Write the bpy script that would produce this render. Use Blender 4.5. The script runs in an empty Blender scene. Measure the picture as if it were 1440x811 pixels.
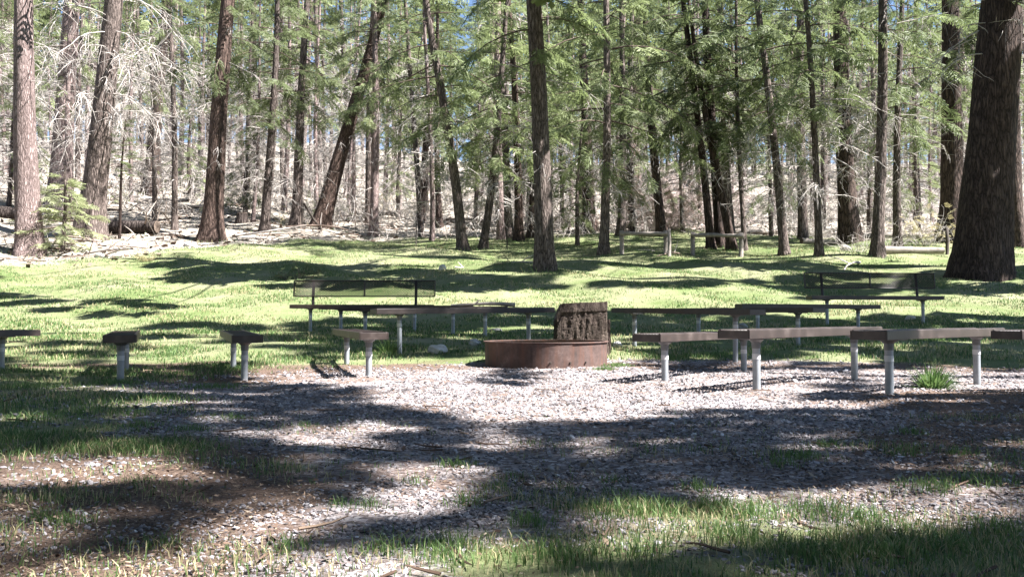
import bpy, math, random
import numpy as np
from mathutils import Vector, Matrix

SEED = 11
random.seed(SEED)
RNG = np.random.default_rng(SEED)
R = math.radians
scene = bpy.context.scene
COL = scene.collection

# ------------------------------------------------------------------ camera model (photo pixels 1440 x 811)
F = 1250.0
CX, CY = 720.0, 405.5
CAMZ = 0.52
PITCH = math.atan((448 - CY) / F)
ca, sa = math.cos(PITCH), math.sin(PITCH)

def project(x, y, z):
    x = np.asarray(x, float); y = np.asarray(y, float); z = np.asarray(z, float) - CAMZ
    d = y * ca + z * sa
    up = -y * sa + z * ca
    d = np.where(d < 0.05, 0.05, d)
    return CX + F * x / d, CY - F * up / d

# ------------------------------------------------------------------ terrain
_py = [-60, -5, 0, 7.5, 9.4, 10.2, 11, 12, 14, 15.2, 17, 20, 24, 30, 40, 60, 100, 160, 320]
_pz = [-.6, -.5, -.5, -.52, -.52, -.475, -.40, -.31, -.235, -.21, .03, .55, 1.25, 2.3, 3.75, 7.0, 15.5, 28, 42]
_ty = np.arange(-60, 320, .1)
_tz = np.interp(_ty, _py, _pz)
_k = np.hanning(21); _k /= _k.sum()
_tz = np.convolve(np.pad(_tz, 10, mode='edge'), _k, mode='valid')

def sstep(a, b, v):
    t = np.clip((v - a) / (b - a), 0, 1)
    return t * t * (3 - 2 * t)

def height(x, y):
    x = np.asarray(x, float); y = np.asarray(y, float)
    z = np.interp(y, _ty, _tz) + CAMZ
    lx = np.maximum(0, -x - 6)
    z = z + .15 * np.minimum(lx, 24) * sstep(24, 46, y)
    w1 = .012 + .07 * sstep(13, 22, y) + .25 * sstep(34, 60, y)
    z = z + w1 * (np.sin(x * .9 + 1.3 + .5 * np.sin(y * .6)) * np.cos(y * .75 + .4) + .6 * np.sin(x * 2.1 + y * 1.3) + .5 * np.sin(.37 * x - .5 * y))
    return z

def ground_at(px, py):
    """first terrain point seen through a photo pixel"""
    dx = (px - CX) / F; du = (CY - py) / F
    d = np.array([dx, ca - du * sa, sa + du * ca])
    t = np.arange(1.2, 160, .03)
    P = d[None, :] * t[:, None]
    h = height(P[:, 0], P[:, 1])
    below = (P[:, 2] + CAMZ) < h
    i = int(np.argmax(below)) if below.any() else len(t) - 1
    return float(P[i, 0]), float(P[i, 1]), float(h[i])

def scale_at(y):
    return F / y

# ------------------------------------------------------------------ sun
SUN_EL = R(50); SUN_TH = R(16)
SUN = np.array([math.cos(SUN_TH) * math.cos(SUN_EL), -math.sin(SUN_TH) * math.cos(SUN_EL), math.sin(SUN_EL)])

# patches of ground that the trees leave in the sun (photo pixels on the ground)
LIT = [
    [(-60, 296), (150, 300), (150, 362), (-60, 360)],
    [(740, 478), (905, 470), (900, 545), (740, 545)],
    [(-40, 345), (120, 358), (215, 365), (250, 395), (420, 408), (420, 422), (300, 432), (160, 422), (-40, 410)],
    [(250, 398), (420, 406), (780, 406), (1060, 402), (1140, 418), (1060, 438), (860, 440), (770, 436), (620, 430), (420, 446), (250, 450)],
    [(1060, 422), (1480, 410), (1480, 446), (1320, 442), (1180, 448), (1060, 445)],
    [(330, 345), (420, 350), (560, 360), (650, 370), (700, 378), (620, 382), (480, 374), (400, 370), (330, 360)],
    [(560, 365), (760, 384), (900, 374), (1120, 376), (1330, 366), (1480, 360), (1480, 373), (1300, 383), (1100, 391), (960, 394), (900, 398), (760, 393), (600, 380)],
    [(440, 328), (600, 333), (760, 343), (760, 353), (600, 346), (440, 339)],
    [(870, 343), (1100, 350), (1240, 352), (1240, 358), (1100, 359), (870, 353)],
    [(330, 505), (480, 500), (690, 504), (690, 545), (900, 533), (1000, 543), (950, 575), (850, 590), (650, 592), (560, 570), (470, 542), (340, 532)],
    [(860, 515), (960, 525), (1100, 518), (1200, 528), (1130, 560), (1050, 577), (960, 572), (880, 545)],
    [(1210, 518), (1480, 523), (1480, 550), (1370, 547), (1300, 562), (1200, 547)],
    [(1040, 503), (1180, 498), (1190, 513), (1040, 516)],
    [(400, 608), (500, 590), (590, 598), (560, 645), (440, 650)],
    [(545, 640), (670, 650), (640, 700), (560, 728), (500, 705)],
    [(640, 590), (760, 585), (740, 620), (660, 640)],
    [(90, 632), (260, 625), (330, 655), (250, 690), (150, 662)],
    [(370, 690), (500, 715), (430, 760), (300, 780), (240, 760)],
    [(470, 770), (700, 752), (750, 785), (640, 830), (420, 830)],
    [(730, 764), (840, 708), (1000, 698), (1180, 688), (1225, 742), (1040, 764), (930, 776), (800, 788)],
    [(1160, 658), (1380, 640), (1480, 690), (1360, 722), (1250, 714)],
    [(-40, 690), (60, 715), (80, 780), (-40, 790)],
    [(20, 500), (110, 505), (110, 522), (20, 520)],
    [(190, 490), (310, 480), (310, 505), (200, 520)],
    [(130, 520), (160, 520), (160, 532), (130, 532)],
]

def in_poly(px, py, poly):
    inside = np.zeros(px.shape, bool)
    n = len(poly)
    for i in range(n):
        x1, y1 = poly[i]; x2, y2 = poly[(i + 1) % n]
        c = ((y1 > py) != (y2 > py))
        xi = (x2 - x1) * (py - y1) / ((y2 - y1) if y2 != y1 else 1e-9) + x1
        inside ^= c & (px < xi)
    return inside

def is_lit(x, y):
    """ground point in one of the sunny patches"""
    z = height(x, y)
    px, py = project(x, y, z)
    wob = 6 * np.sin(px * .05 + py * .09) + 4 * np.sin(px * .13 - py * .21)
    sc = np.clip((py - 380) / 160, .1, 1.6)
    qx = px + wob * 2.2 * sc; qy = py + wob * .55 * sc
    r = np.zeros(px.shape, bool)
    for p in LIT:
        r |= in_poly(qx, qy, p)
    fgz = py > 585
    r &= ~(fgz & (np.sin(px * .043 + 2.2 * np.sin(py * .06)) * np.sin(py * .12 + .017 * px + 1.0) > .58))
    # broken streaks on the left between the bank and the benches
    zone = (px < 430) & (py > 420) & (py < 505)
    r |= zone & (np.sin(py * .42 + px * .012 + 2 * np.sin(px * .021)) > .0)
    return r & (y > 1.0)

def shadow_of(P):
    """where the shadow of points P lands on the terrain"""
    t = (P[:, 2] - height(P[:, 0], P[:, 1])) / SUN[2]
    for _ in range(4):
        Q = P - SUN[None, :] * t[:, None]
        t = t + (Q[:, 2] - height(Q[:, 0], Q[:, 1])) / SUN[2] * .8
    Q = P - SUN[None, :] * t[:, None]
    return Q

# ------------------------------------------------------------------ mesh helpers
class Geo:
    """collects quads, tris and polygons into ONE mesh"""
    def __init__(self):
        self.v = []; self.q = []; self.qm = []; self.t = []; self.tint = []; self.n = 0; self.ng = []; self.ngm = []
    def add(self, v, quads=None, mat=0, tris=None, tint=None):
        v = np.asarray(v, np.float32).reshape(-1, 3)
        if quads is not None and len(quads):
            self.q.append(np.asarray(quads, np.int64) + self.n); self.qm.append(np.full(len(quads), mat, np.int32))
        if tris is not None and len(tris):
            self.ng.append((np.asarray(tris, np.int64) + self.n, mat))
        self.v.append(v)
        if tint is None: tint = np.full(len(v), .5, np.float32)
        self.tint.append(np.asarray(tint, np.float32))
        self.n += len(v)
    def tube(self, pts, radii, sides=4, mat=0, cap=False, tint=.5):
        v, q = tube_arrays(pts, radii, sides)
        self.add(v, q, mat, tint=np.full(len(v), tint))
        if cap:
            b = self.n - len(v); m = len(pts)
            for r0 in (0, (m - 1) * sides):
                c = np.mean(v[r0:r0 + sides], axis=0)
                tr = [[r0 + k, r0 + (k + 1) % sides, len(v)] for k in range(sides)]
                vv = np.vstack([v, c[None]])
                self.ng.append((np.array([[r0 + k + b, r0 + (k + 1) % sides + b, self.n] for k in range(sides)]), mat))
                self.v.append(c[None].astype(np.float32)); self.tint.append(np.array([tint], np.float32)); self.n += 1
    def box(self, c, s, rot=None, mat=0):
        c = np.asarray(c, float); s = np.asarray(s, float) / 2
        v = np.array([[x, y, z] for x in (-1, 1) for y in (-1, 1) for z in (-1, 1)], float) * s
        if rot is not None: v = v @ np.array(rot).T
        self.add(v + c, [[0, 1, 3, 2], [4, 6, 7, 5], [0, 4, 5, 1], [2, 3, 7, 6], [0, 2, 6, 4], [1, 5, 7, 3]], mat)
    def build(self, name, mats, parent=None, smooth=False):
        me = bpy.data.meshes.new(name)
        V = np.vstack(self.v) if self.v else np.zeros((0, 3), np.float32)
        loops = []; starts = []; mi = []; tot = 0
        if self.q:
            Q = np.vstack(self.q); loops.append(Q.ravel()); starts.append(np.arange(len(Q)) * 4); tot = len(Q) * 4
            mi.append(np.concatenate(self.qm))
        for tri, m in self.ng:
            k = tri.shape[1]
            loops.append(tri.ravel()); starts.append(tot + np.arange(len(tri)) * k); tot += len(tri) * k
            mi.append(np.full(len(tri), m, np.int32))
        L = np.concatenate(loops).astype(np.int32); S = np.concatenate(starts).astype(np.int32); M = np.concatenate(mi).astype(np.int32)
        me.vertices.add(len(V)); me.vertices.foreach_set('co', V.ravel())
        me.loops.add(len(L)); me.loops.foreach_set('vertex_index', L)
        me.polygons.add(len(S)); me.polygons.foreach_set('loop_start', S)
        me.polygons.foreach_set('material_index', M)
        if smooth: me.polygons.foreach_set('use_smooth', np.ones(len(S), bool))
        else: me.polygons.foreach_set('use_smooth', np.zeros(len(S), bool))
        at = me.attributes.new('tint', 'FLOAT', 'POINT'); at.data.foreach_set('value', np.concatenate(self.tint).astype(np.float32))
        me.update(calc_edges=True); me.validate()
        for m in (mats if isinstance(mats, (list, tuple)) else [mats]): me.materials.append(m)
        o = bpy.data.objects.new(name, me); COL.objects.link(o)
        if parent is not None: o.parent = parent
        return o

def tube_arrays(pts, radii, sides):
    P = np.asarray(pts, float); r = np.broadcast_to(np.asarray(radii, float), (len(P),))
    T = np.gradient(P, axis=0); T /= np.linalg.norm(T, axis=1)[:, None] + 1e-9
    ref = np.where(np.abs(T[:, 2:3]) > .9, np.array([[1., 0, 0]]), np.array([[0, 0, 1.]]))
    if np.any(np.abs(T[:, 2]) > .9) and np.any(np.abs(T[:, 2]) <= .9):
        ref = np.broadcast_to(np.array([[.31, .93, .2]]), P.shape)
    U = np.cross(ref, T); U /= np.linalg.norm(U, axis=1)[:, None] + 1e-9
    W = np.cross(T, U)
    a = np.arange(sides) * 2 * math.pi / sides
    v = (P[:, None, :] + r[:, None, None] * (np.cos(a)[None, :, None] * U[:, None, :] + np.sin(a)[None, :, None] * W[:, None, :])).reshape(-1, 3)
    m = len(P)
    i = np.arange(m - 1)[:, None] * sides; k = np.arange(sides)[None, :]
    q = np.stack([i + k, i + (k + 1) % sides, i + sides + (k + 1) % sides, i + sides + k], axis=-1).reshape(-1, 4)
    return v, q

def tag(o, label=None, cat=None, group=None, kind=None):
    if label: o['label'] = label
    if cat: o['category'] = cat
    if group: o['group'] = group
    if kind: o['kind'] = kind
    return o

def empty(name, loc, rz=0.0):
    o = bpy.data.objects.new(name, None); COL.objects.link(o)
    o.location = loc; o.rotation_euler = (0, 0, rz); o.empty_display_size = .2
    return o

def copy_tree(o, parent=None):
    c = o.copy(); COL.objects.link(c)
    if parent is not None: c.parent = parent
    for ch in list(o.children): copy_tree(ch, c)
    return c

# ------------------------------------------------------------------ materials
def new_mat(name):
    m = bpy.data.materials.new(name); m.use_nodes = True
    nt = m.node_tree; nt.nodes.clear()
    out = nt.nodes.new('ShaderNodeOutputMaterial'); b = nt.nodes.new('ShaderNodeBsdfPrincipled')
    nt.links.new(b.outputs[0], out.inputs[0])
    return m, nt, b, out

def N(nt, t, **kw):
    n = nt.nodes.new(t)
    for k, v in kw.items():
        if k in n.inputs: n.inputs[k].default_value = v
        else: setattr(n, k, v)
    return n

def ramp(nt, fac, stops):
    n = nt.nodes.new('ShaderNodeValToRGB')
    e = n.color_ramp.elements
    while len(e) < len(stops): e.new(.5)
    for i, (p, c) in enumerate(stops):
        e[i].position = p; e[i].color = (*c, 1) if len(c) == 3 else c
    nt.links.new(fac, n.inputs[0])
    return n.outputs[0]

def mixc(nt, fac, a, b):
    n = nt.nodes.new('ShaderNodeMix'); n.data_type = 'RGBA'
    for s, v in ((n.inputs[0], fac), (n.inputs[6], a), (n.inputs[7], b)):
        if hasattr(v, 'is_linked') or isinstance(v, bpy.types.NodeSocket): nt.links.new(v, s)
        else: s.default_value = (*v, 1) if isinstance(v, tuple) and len(v) == 3 else v
    return n.outputs[2]

def coords(nt, scale=(1, 1, 1), which='Object'):
    tc = nt.nodes.new('ShaderNodeTexCoord'); mp = nt.nodes.new('ShaderNodeMapping')
    mp.inputs['Scale'].default_value = scale
    nt.links.new(tc.outputs[which], mp.inputs[0])
    return mp.outputs[0]

def bump(nt, h, b, strength=.5, dist=.02):
    n = nt.nodes.new('ShaderNodeBump'); n.inputs['Strength'].default_value = strength; n.inputs['Distance'].default_value = dist
    nt.links.new(h, n.inputs['Height']); nt.links.new(n.outputs[0], b.inputs['Normal'])
    return n

def bark_mat(name, fissure, mid, plate, sc=9.0):
    m, nt, b, out = new_mat(name)
    co = coords(nt, (sc * 1.35, sc * 1.35, sc * .25))
    nz = N(nt, 'ShaderNodeTexNoise', Scale=1.1, Detail=5.0); nt.links.new(co, nz.inputs['Vector'])
    add = nt.nodes.new('ShaderNodeVectorMath'); add.operation = 'ADD'
    sub = nt.nodes.new('ShaderNodeVectorMath'); sub.operation = 'SCALE'; sub.inputs[3].default_value = 1.7
    nt.links.new(nz.outputs['Color'], sub.inputs[0]); nt.links.new(co, add.inputs[0]); nt.links.new(sub.outputs[0], add.inputs[1])
    vo = N(nt, 'ShaderNodeTexVoronoi', feature='DISTANCE_TO_EDGE', Scale=1.0); nt.links.new(add.outputs[0], vo.inputs['Vector'])
    v2 = N(nt, 'ShaderNodeTexVoronoi', feature='DISTANCE_TO_EDGE', Scale=2.7); nt.links.new(add.outputs[0], v2.inputs['Vector'])
    cmb = nt.nodes.new('ShaderNodeMath'); cmb.operation = 'MULTIPLY_ADD'; cmb.inputs[1].default_value = .55
    nt.links.new(v2.outputs['Distance'], cmb.inputs[0]); nt.links.new(vo.outputs['Distance'], cmb.inputs[2])
    c = ramp(nt, cmb.outputs[0], [(.02, fissure), (.2, mid), (.6, plate)])
    n2 = N(nt, 'ShaderNodeTexNoise', Scale=.45, Detail=8.0, Roughness=.7); nt.links.new(co, n2.inputs['Vector'])
    oi = nt.nodes.new('ShaderNodeObjectInfo')
    hs = N(nt, 'ShaderNodeHueSaturation'); nt.links.new(c, hs.inputs['Color'])
    ad = nt.nodes.new('ShaderNodeMath'); ad.operation = 'MULTIPLY_ADD'; ad.inputs[1].default_value = .9; ad.inputs[2].default_value = .35
    nt.links.new(n2.outputs[0], ad.inputs[0])
    a2 = nt.nodes.new('ShaderNodeMath'); a2.operation = 'MULTIPLY_ADD'; a2.inputs[1].default_value = .45; nt.links.new(oi.outputs['Random'], a2.inputs[0]); nt.links.new(ad.outputs[0], a2.inputs[2])
    nt.links.new(a2.outputs[0], hs.inputs['Value'])
    nt.links.new(hs.outputs[0], b.inputs['Base Color'])
    b.inputs['Roughness'].default_value = .92; b.inputs['Specular IOR Level'].default_value = .2
    mh = nt.nodes.new('ShaderNodeMath'); mh.operation = 'MULTIPLY_ADD'; mh.inputs[1].default_value = .35
    mn = nt.nodes.new('ShaderNodeMath'); mn.operation = 'MINIMUM'; mn.inputs[1].default_value = .3
    nt.links.new(vo.outputs['Distance'], mn.inputs[0]); nt.links.new(n2.outputs[0], mh.inputs[0]); nt.links.new(mn.outputs[0], mh.inputs[2])
    bump(nt, mh.outputs[0], b, .9, .08)
    return m

def leaf_mat(name, dark, light, trans=.35, tcol=None, rough=.55):
    m, nt, b, out = new_mat(name)
    at = N(nt, 'ShaderNodeAttribute', attribute_name='tint')
    oi = nt.nodes.new('ShaderNodeObjectInfo')
    c = mixc(nt, at.outputs['Fac'], dark, light)
    hs = N(nt, 'ShaderNodeHueSaturation'); nt.links.new(c, hs.inputs['Color'])
    mr = N(nt, 'ShaderNodeMapRange'); mr.inputs[3].default_value = .75; mr.inputs[4].default_value = 1.3
    nt.links.new(oi.outputs['Random'], mr.inputs[0]); nt.links.new(mr.outputs[0], hs.inputs['Value'])
    nt.links.new(hs.outputs[0], b.inputs['Base Color'])
    b.inputs['Roughness'].default_value = rough; b.inputs['Specular IOR Level'].default_value = .35
    tr = nt.nodes.new('ShaderNodeBsdfTranslucent'); nt.links.new(hs.outputs[0], tr.inputs[0])
    mx = nt.nodes.new('ShaderNodeMixShader'); mx.inputs[0].default_value = trans
    nt.links.new(b.outputs[0], mx.inputs[1]); nt.links.new(tr.outputs[0], mx.inputs[2]); nt.links.new(mx.outputs[0], out.inputs[0])
    return m

def noise_mat(name, stops, scale=6.0, rough=.8, bumpd=.01, spec=.3, metal=0.0, stretch=(1, 1, 1), strength=.4):
    m, nt, b, out = new_mat(name)
    co = coords(nt, stretch)
    nz = N(nt, 'ShaderNodeTexNoise', Scale=scale, Detail=8.0, Roughness=.65); nt.links.new(co, nz.inputs['Vector'])
    c = ramp(nt, nz.outputs[0], stops)
    nt.links.new(c, b.inputs['Base Color'])
    b.inputs['Roughness'].default_value = rough; b.inputs['Specular IOR Level'].default_value = spec; b.inputs['Metallic'].default_value = metal
    if bumpd: bump(nt, nz.outputs[0], b, strength, bumpd)
    return m

def tint_mat(name, stops, rough=.85, spec=.2):
    m, nt, b, out = new_mat(name)
    at = N(nt, 'ShaderNodeAttribute', attribute_name='tint')
    c = ramp(nt, at.outputs['Fac'], stops)
    nt.links.new(c, b.inputs['Base Color']); b.inputs['Roughness'].default_value = rough; b.inputs['Specular IOR Level'].default_value = spec
    return m

M = {}
M['bark_dark'] = bark_mat('bark_dark', (.014, .010, .009), (.055, .038, .032), (.12, .085, .072), 8)
M['bark_red'] = bark_mat('bark_red', (.018, .013, .011), (.085, .056, .046), (.19, .135, .112), 10)
M['bark_grey'] = bark_mat('bark_grey', (.025, .02, .018), (.11, .085, .075), (.24, .195, .175), 12)
M['bark_pale'] = bark_mat('bark_pale', (.07, .052, .048), (.21, .155, .145), (.36, .29, .275), 14)
M['needle'] = leaf_mat('needle', (.056, .076, .03), (.19, .228, .10), .5)
M['needle_light'] = leaf_mat('needle_light', (.095, .126, .05), (.285, .325, .155), .5)
M['needle_silver'] = leaf_mat('needle_silver', (.24, .28, .13), (.46, .49, .28), .45)
M['dead_twig'] = noise_mat('dead_twig', [(.3, (.25, .22, .20)), (.7, (.52, .48, .45))], 5, .9, 0, .1)
M['twig_brown'] = noise_mat('twig_brown', [(.3, (.05, .036, .03)), (.7, (.14, .105, .088))], 5, .9, 0, .1)
M['dead_pink'] = noise_mat('dead_pink', [(.3, (.36, .28, .26)), (.7, (.6, .5, .47))], 4, .9, 0, .1)
M['grass'] = leaf_mat('grass', (.035, .085, .024), (.155, .23, .078), .35)
M['grass_dry'] = leaf_mat('grass_dry', (.28, .24, .13), (.42, .37, .22), .3)
M['stone'] = tint_mat('stone', [(0, (.075, .068, .07)), (.4, (.195, .178, .185)), (.8, (.35, .325, .335)), (1, (.55, .53, .535))])
M['litter'] = tint_mat('litter', [(0, (.045, .026, .018)), (.5, (.13, .085, .062)), (.85, (.25, .18, .13)), (1, (.38, .31, .24))])
M['debris'] = tint_mat('debris', [(0, (.06, .04, .03)), (.4, (.17, .125, .1)), (.75, (.33, .28, .24)), (1, (.5, .45, .41))])
M['rock_white'] = noise_mat('rock_white', [(.3, (.35, .34, .33)), (.7, (.62, .6, .58))], 8, .9, .02)
M['rock_grey'] = noise_mat('rock_grey', [(.3, (.15, .14, .135)), (.7, (.4, .38, .36))], 8, .9, .02)
M['pipe'] = noise_mat('pipe', [(.3, (.21, .225, .245)), (.7, (.30, .315, .335))], 14, .5, .001, .5, .2)
M['bracket'] = noise_mat('bracket', [(.3, (.09, .09, .095)), (.7, (.15, .15, .155))], 14, .5, .001, .5, .2)
M['band'] = noise_mat('band', [(.3, (.42, .42, .44)), (.7, (.55, .55, .56))], 20, .55, 0)
M['rail'] = noise_mat('rail', [(.25, (.13, .11, .095)), (.75, (.34, .30, .265))], 7, .9, .01, .15, 0, (1, 1, 1))
M['post_dark'] = noise_mat('post_dark', [(.3, (.03, .024, .02)), (.7, (.08, .065, .055))], 7, .9, .01)
M['log'] = bark_mat('log', (.012, .009, .008), (.045, .034, .03), (.11, .09, .08), 7)
M['ash'] = noise_mat('ash', [(.35, (.02, .02, .02)), (.7, (.16, .15, .15))], 9, .95, .03)

def coat_mat():
    m, nt, b, out = new_mat('brown_coating')
    co = coords(nt)
    nz = N(nt, 'ShaderNodeTexNoise', Scale=7.0, Detail=6.0); nt.links.new(co, nz.inputs['Vector'])
    n2 = N(nt, 'ShaderNodeTexNoise', Scale=60.0, Detail=3.0); nt.links.new(co, n2.inputs['Vector'])
    c = ramp(nt, nz.outputs[0], [(.3, (.024, .016, .0135)), (.55, (.036, .024, .02)), (.75, (.075, .056, .049))])
    nt.links.new(c, b.inputs['Base Color'])
    rr = N(nt, 'ShaderNodeMapRange'); rr.inputs[3].default_value = .38; rr.inputs[4].default_value = .62; nt.links.new(nz.outputs[0], rr.inputs[0]); nt.links.new(rr.outputs[0], b.inputs['Roughness'])
    b.inputs['Specular IOR Level'].default_value = .5
    bump(nt, n2.outputs[0], b, .15, .003)
    return m
M['coat'] = coat_mat()

def rust_mat():
    m, nt, b, out = new_mat('rust')
    co = coords(nt)
    nz = N(nt, 'ShaderNodeTexNoise', Scale=5.5, Detail=12.0, Roughness=.78); nt.links.new(co, nz.inputs['Vector'])
    st = N(nt, 'ShaderNodeTexNoise', Scale=3.0, Detail=4.0); nt.links.new(coords(nt, (6, 6, .6)), st.inputs['Vector'])
    c = ramp(nt, nz.outputs[0], [(.3, (.03, .02, .018)), (.46, (.065, .04, .034)), (.58, (.105, .066, .057)), (.72, (.20, .155, .142))])
    c2 = mixc(nt, ramp(nt, st.outputs[0], [(.42, (0, 0, 0)), (.7, (.7, .7, .7))]), c, (.12, .05, .03))
    nt.links.new(c2, b.inputs['Base Color']); b.inputs['Roughness'].default_value = .75; b.inputs['Metallic'].default_value = .1
    bump(nt, nz.outputs[0], b, .35, .006)
    return m
M['rust'] = rust_mat()

def stump_mat():
    m, nt, b, out = new_mat('old_wood')
    co = coords(nt, (11, 11, 4.0))
    nz = N(nt, 'ShaderNodeTexNoise', Scale=1.4, Detail=9.0, Roughness=.72, Distortion=1.2); nt.links.new(co, nz.inputs['Vector'])
    c = ramp(nt, nz.outputs[0], [(.28, (.018, .013, .011)), (.46, (.06, .044, .037)), (.62, (.125, .097, .08)), (.8, (.27, .22, .185))])
    nt.links.new(c, b.inputs['Base Color']); b.inputs['Roughness'].default_value = .92; b.inputs['Specular IOR Level'].default_value = .15
    bump(nt, nz.outputs[0], b, 1.0, .07)
    return m
M['stump'] = stump_mat()
M['cut'] = noise_mat('cut_wood', [(.3, (.07, .05, .04)), (.7, (.19, .145, .115))], 9, .9, .01)

# ground: gravel pad / grass / forest litter by vertex masks
def ground_mat():
    m, nt, b, out = new_mat('forest_ground')
    tc = nt.nodes.new('ShaderNodeTexCoord'); co = tc.outputs['Object']
    def noise(s, d=6.0, r=.6):
        n = N(nt, 'ShaderNodeTexNoise', Scale=s, Detail=d, Roughness=r); nt.links.new(co, n.inputs['Vector']); return n.outputs[0]
    vor = N(nt, 'ShaderNodeTexVoronoi', Scale=46.0); nt.links.new(co, vor.inputs['Vector'])
    sep = nt.nodes.new('ShaderNodeSeparateColor'); nt.links.new(vor.outputs['Color'], sep.inputs[0])
    grav = ramp(nt, sep.outputs[0], [(0, (.10, .078, .072)), (.35, (.20, .168, .162)), (.75, (.34, .30, .297)), (1, (.5, .465, .46))])
    litn = noise(1.3, 8.0, .7)
    grav = mixc(nt, ramp(nt, litn, [(.44, (0, 0, 0)), (.6, (.75, .75, .75))]), grav, ramp(nt, noise(55, 3), [(.3, (.07, .045, .034)), (.7, (.21, .14, .105))]))
    gfine = noise(130, 6.0, .75); gbig = noise(.55, 6.0, .65)
    gr = ramp(nt, gfine, [(.3, (.03, .048, .018)), (.5, (.095, .13, .045)), (.7, (.22, .245, .105))])
    gr = mixc(nt, ramp(nt, gbig, [(.38, (0, 0, 0)), (.66, (.65, .65, .65))]), gr, (.29, .265, .175))
    lf = ramp(nt, noise(9, 8.0, .75), [(.28, (.12, .095, .075)), (.5, (.28, .245, .21)), (.72, (.48, .45, .40))])
    a1 = N(nt, 'ShaderNodeAttribute', attribute_name='pad'); a2 = N(nt, 'ShaderNodeAttribute', attribute_name='far')
    def thresh(a, n, lo=.35, hi=.65):
        ad = nt.nodes.new('ShaderNodeMath'); ad.operation = 'MULTIPLY_ADD'; ad.inputs[1].default_value = .7
        sb = nt.nodes.new('ShaderNodeMath'); sb.operation = 'SUBTRACT'; sb.inputs[1].default_value = .5
        nt.links.new(n, sb.inputs[0]); nt.links.new(sb.outputs[0], ad.inputs[0]); nt.links.new(a, ad.inputs[2])
        return ramp(nt, ad.outputs[0], [(lo, (0, 0, 0)), (hi, (1, 1, 1))])
    n3 = noise(2.6, 7.0, .7)
    c = mixc(nt, thresh(a1.outputs['Fac'], n3), gr, grav)
    a3 = N(nt, 'ShaderNodeAttribute', attribute_name='dirt')
    dcol = ramp(nt, noise(75, 6.0, .75), [(.3, (.045, .030, .023)), (.5, (.125, .085, .065)), (.66, (.20, .15, .12)), (.78, (.34, .29, .25))])
    c = mixc(nt, thresh(a3.outputs['Fac'], n3, .35, .75), c, dcol)
    c = mixc(nt, thresh(a2.outputs['Fac'], noise(.8, 7.0, .7)), c, lf)
    nt.links.new(c, b.inputs['Base Color']); b.inputs['Roughness'].default_value = .95; b.inputs['Specular IOR Level'].default_value = .15
    mh = nt.nodes.new('ShaderNodeMath'); mh.operation = 'ADD'
    nt.links.new(vor.outputs['Distance'], mh.inputs[0]); nt.links.new(gfine, mh.inputs[1])
    bump(nt, mh.outputs[0], b, .6, .02)
    return m
M['ground'] = ground_mat()

# ------------------------------------------------------------------ ground sheet
def clump_noise(x, y, s):
    return .5 + .25 * np.sin(x * s + 1.7 * np.sin(y * s * .8 + .5)) + .25 * np.sin(y * s * 1.3 - 1.3 * np.sin(x * s * .7 + 2))

def pad_mask(x, y):
    """1 = gravel pad, 0 = grass"""
    e = ((x - 1.7) / 5.6) ** 2 + ((y - 6.0) / 4.3) ** 2
    a = 1 - sstep(.75, 1.15, e)
    # worn grass on the left of the pad and in the foreground
    yy = np.maximum(y, .5)
    a = a * (1 - .62 * (1 - sstep(-.48, -.28, x / yy + .03 * np.sin(2.1 * y))) * sstep(2.6, 4.6, y + .5 * np.sin(x * 2.2)))
    fg = np.exp(-((x - .75) / .95) ** 2 - ((y - 2.12) / .26) ** 2)
    fg2 = np.exp(-((x - 1.5) / .8) ** 2 - ((y - 1.7) / .3) ** 2)
    near = (1 - sstep(1.6, 2.1, y + .15 * np.sin(3 * x))) * sstep(-.9, 0, x)
    a = np.where(y < 3.4, np.maximum(a, .92 * (1 - sstep(3.0, 3.4, y)) + a * sstep(3.0, 3.4, y)), a)
    a = a - (.6 - .42 * sstep(-.25, -.1, x / yy) * sstep(2.45, 2.8, y)) * sstep(.56, .70, clump_noise(x * 1.3, y * 1.6, 2.6) * .6 + clump_noise(x, y, 6.1) * .4) * (1 - sstep(3.4, 4.6, y))
    return np.clip(a - .62 * fg - .75 * fg2 - .3 * near, 0, 1)

def dirt_mask(x, y):
    yy = np.maximum(y, .5); u = x / yy
    n = clump_noise(x * 1.1 + 4, y * 1.2, 2.2) * .6 + clump_noise(x, y, 5.7) * .4
    left = (1 - sstep(-.34, -.12, u)) * (1 - sstep(3.2, 4.4, y))
    right = sstep(.34, .5, u) * sstep(2.4, 3.0, y) * (1 - sstep(6.0, 7.5, y))
    left = left + .75 * np.exp(-((u + .33) / .16) ** 2 - ((y - 8.0) / 1.6) ** 2)
    edge = np.exp(-((y - 9.3 - .2 * np.sin(x)) / .7) ** 2) * .7
    return np.clip((left + right + edge) * (.55 + .7 * n) + .35 * sstep(.6, .75, n), 0, 1)

def far_mask(x, y):
    edge = 39 + 3 * np.sin(x * .25) - np.clip(-x - 6.5, 0, 20) * 2.1
    return sstep(-4, 5, y - edge)

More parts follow.
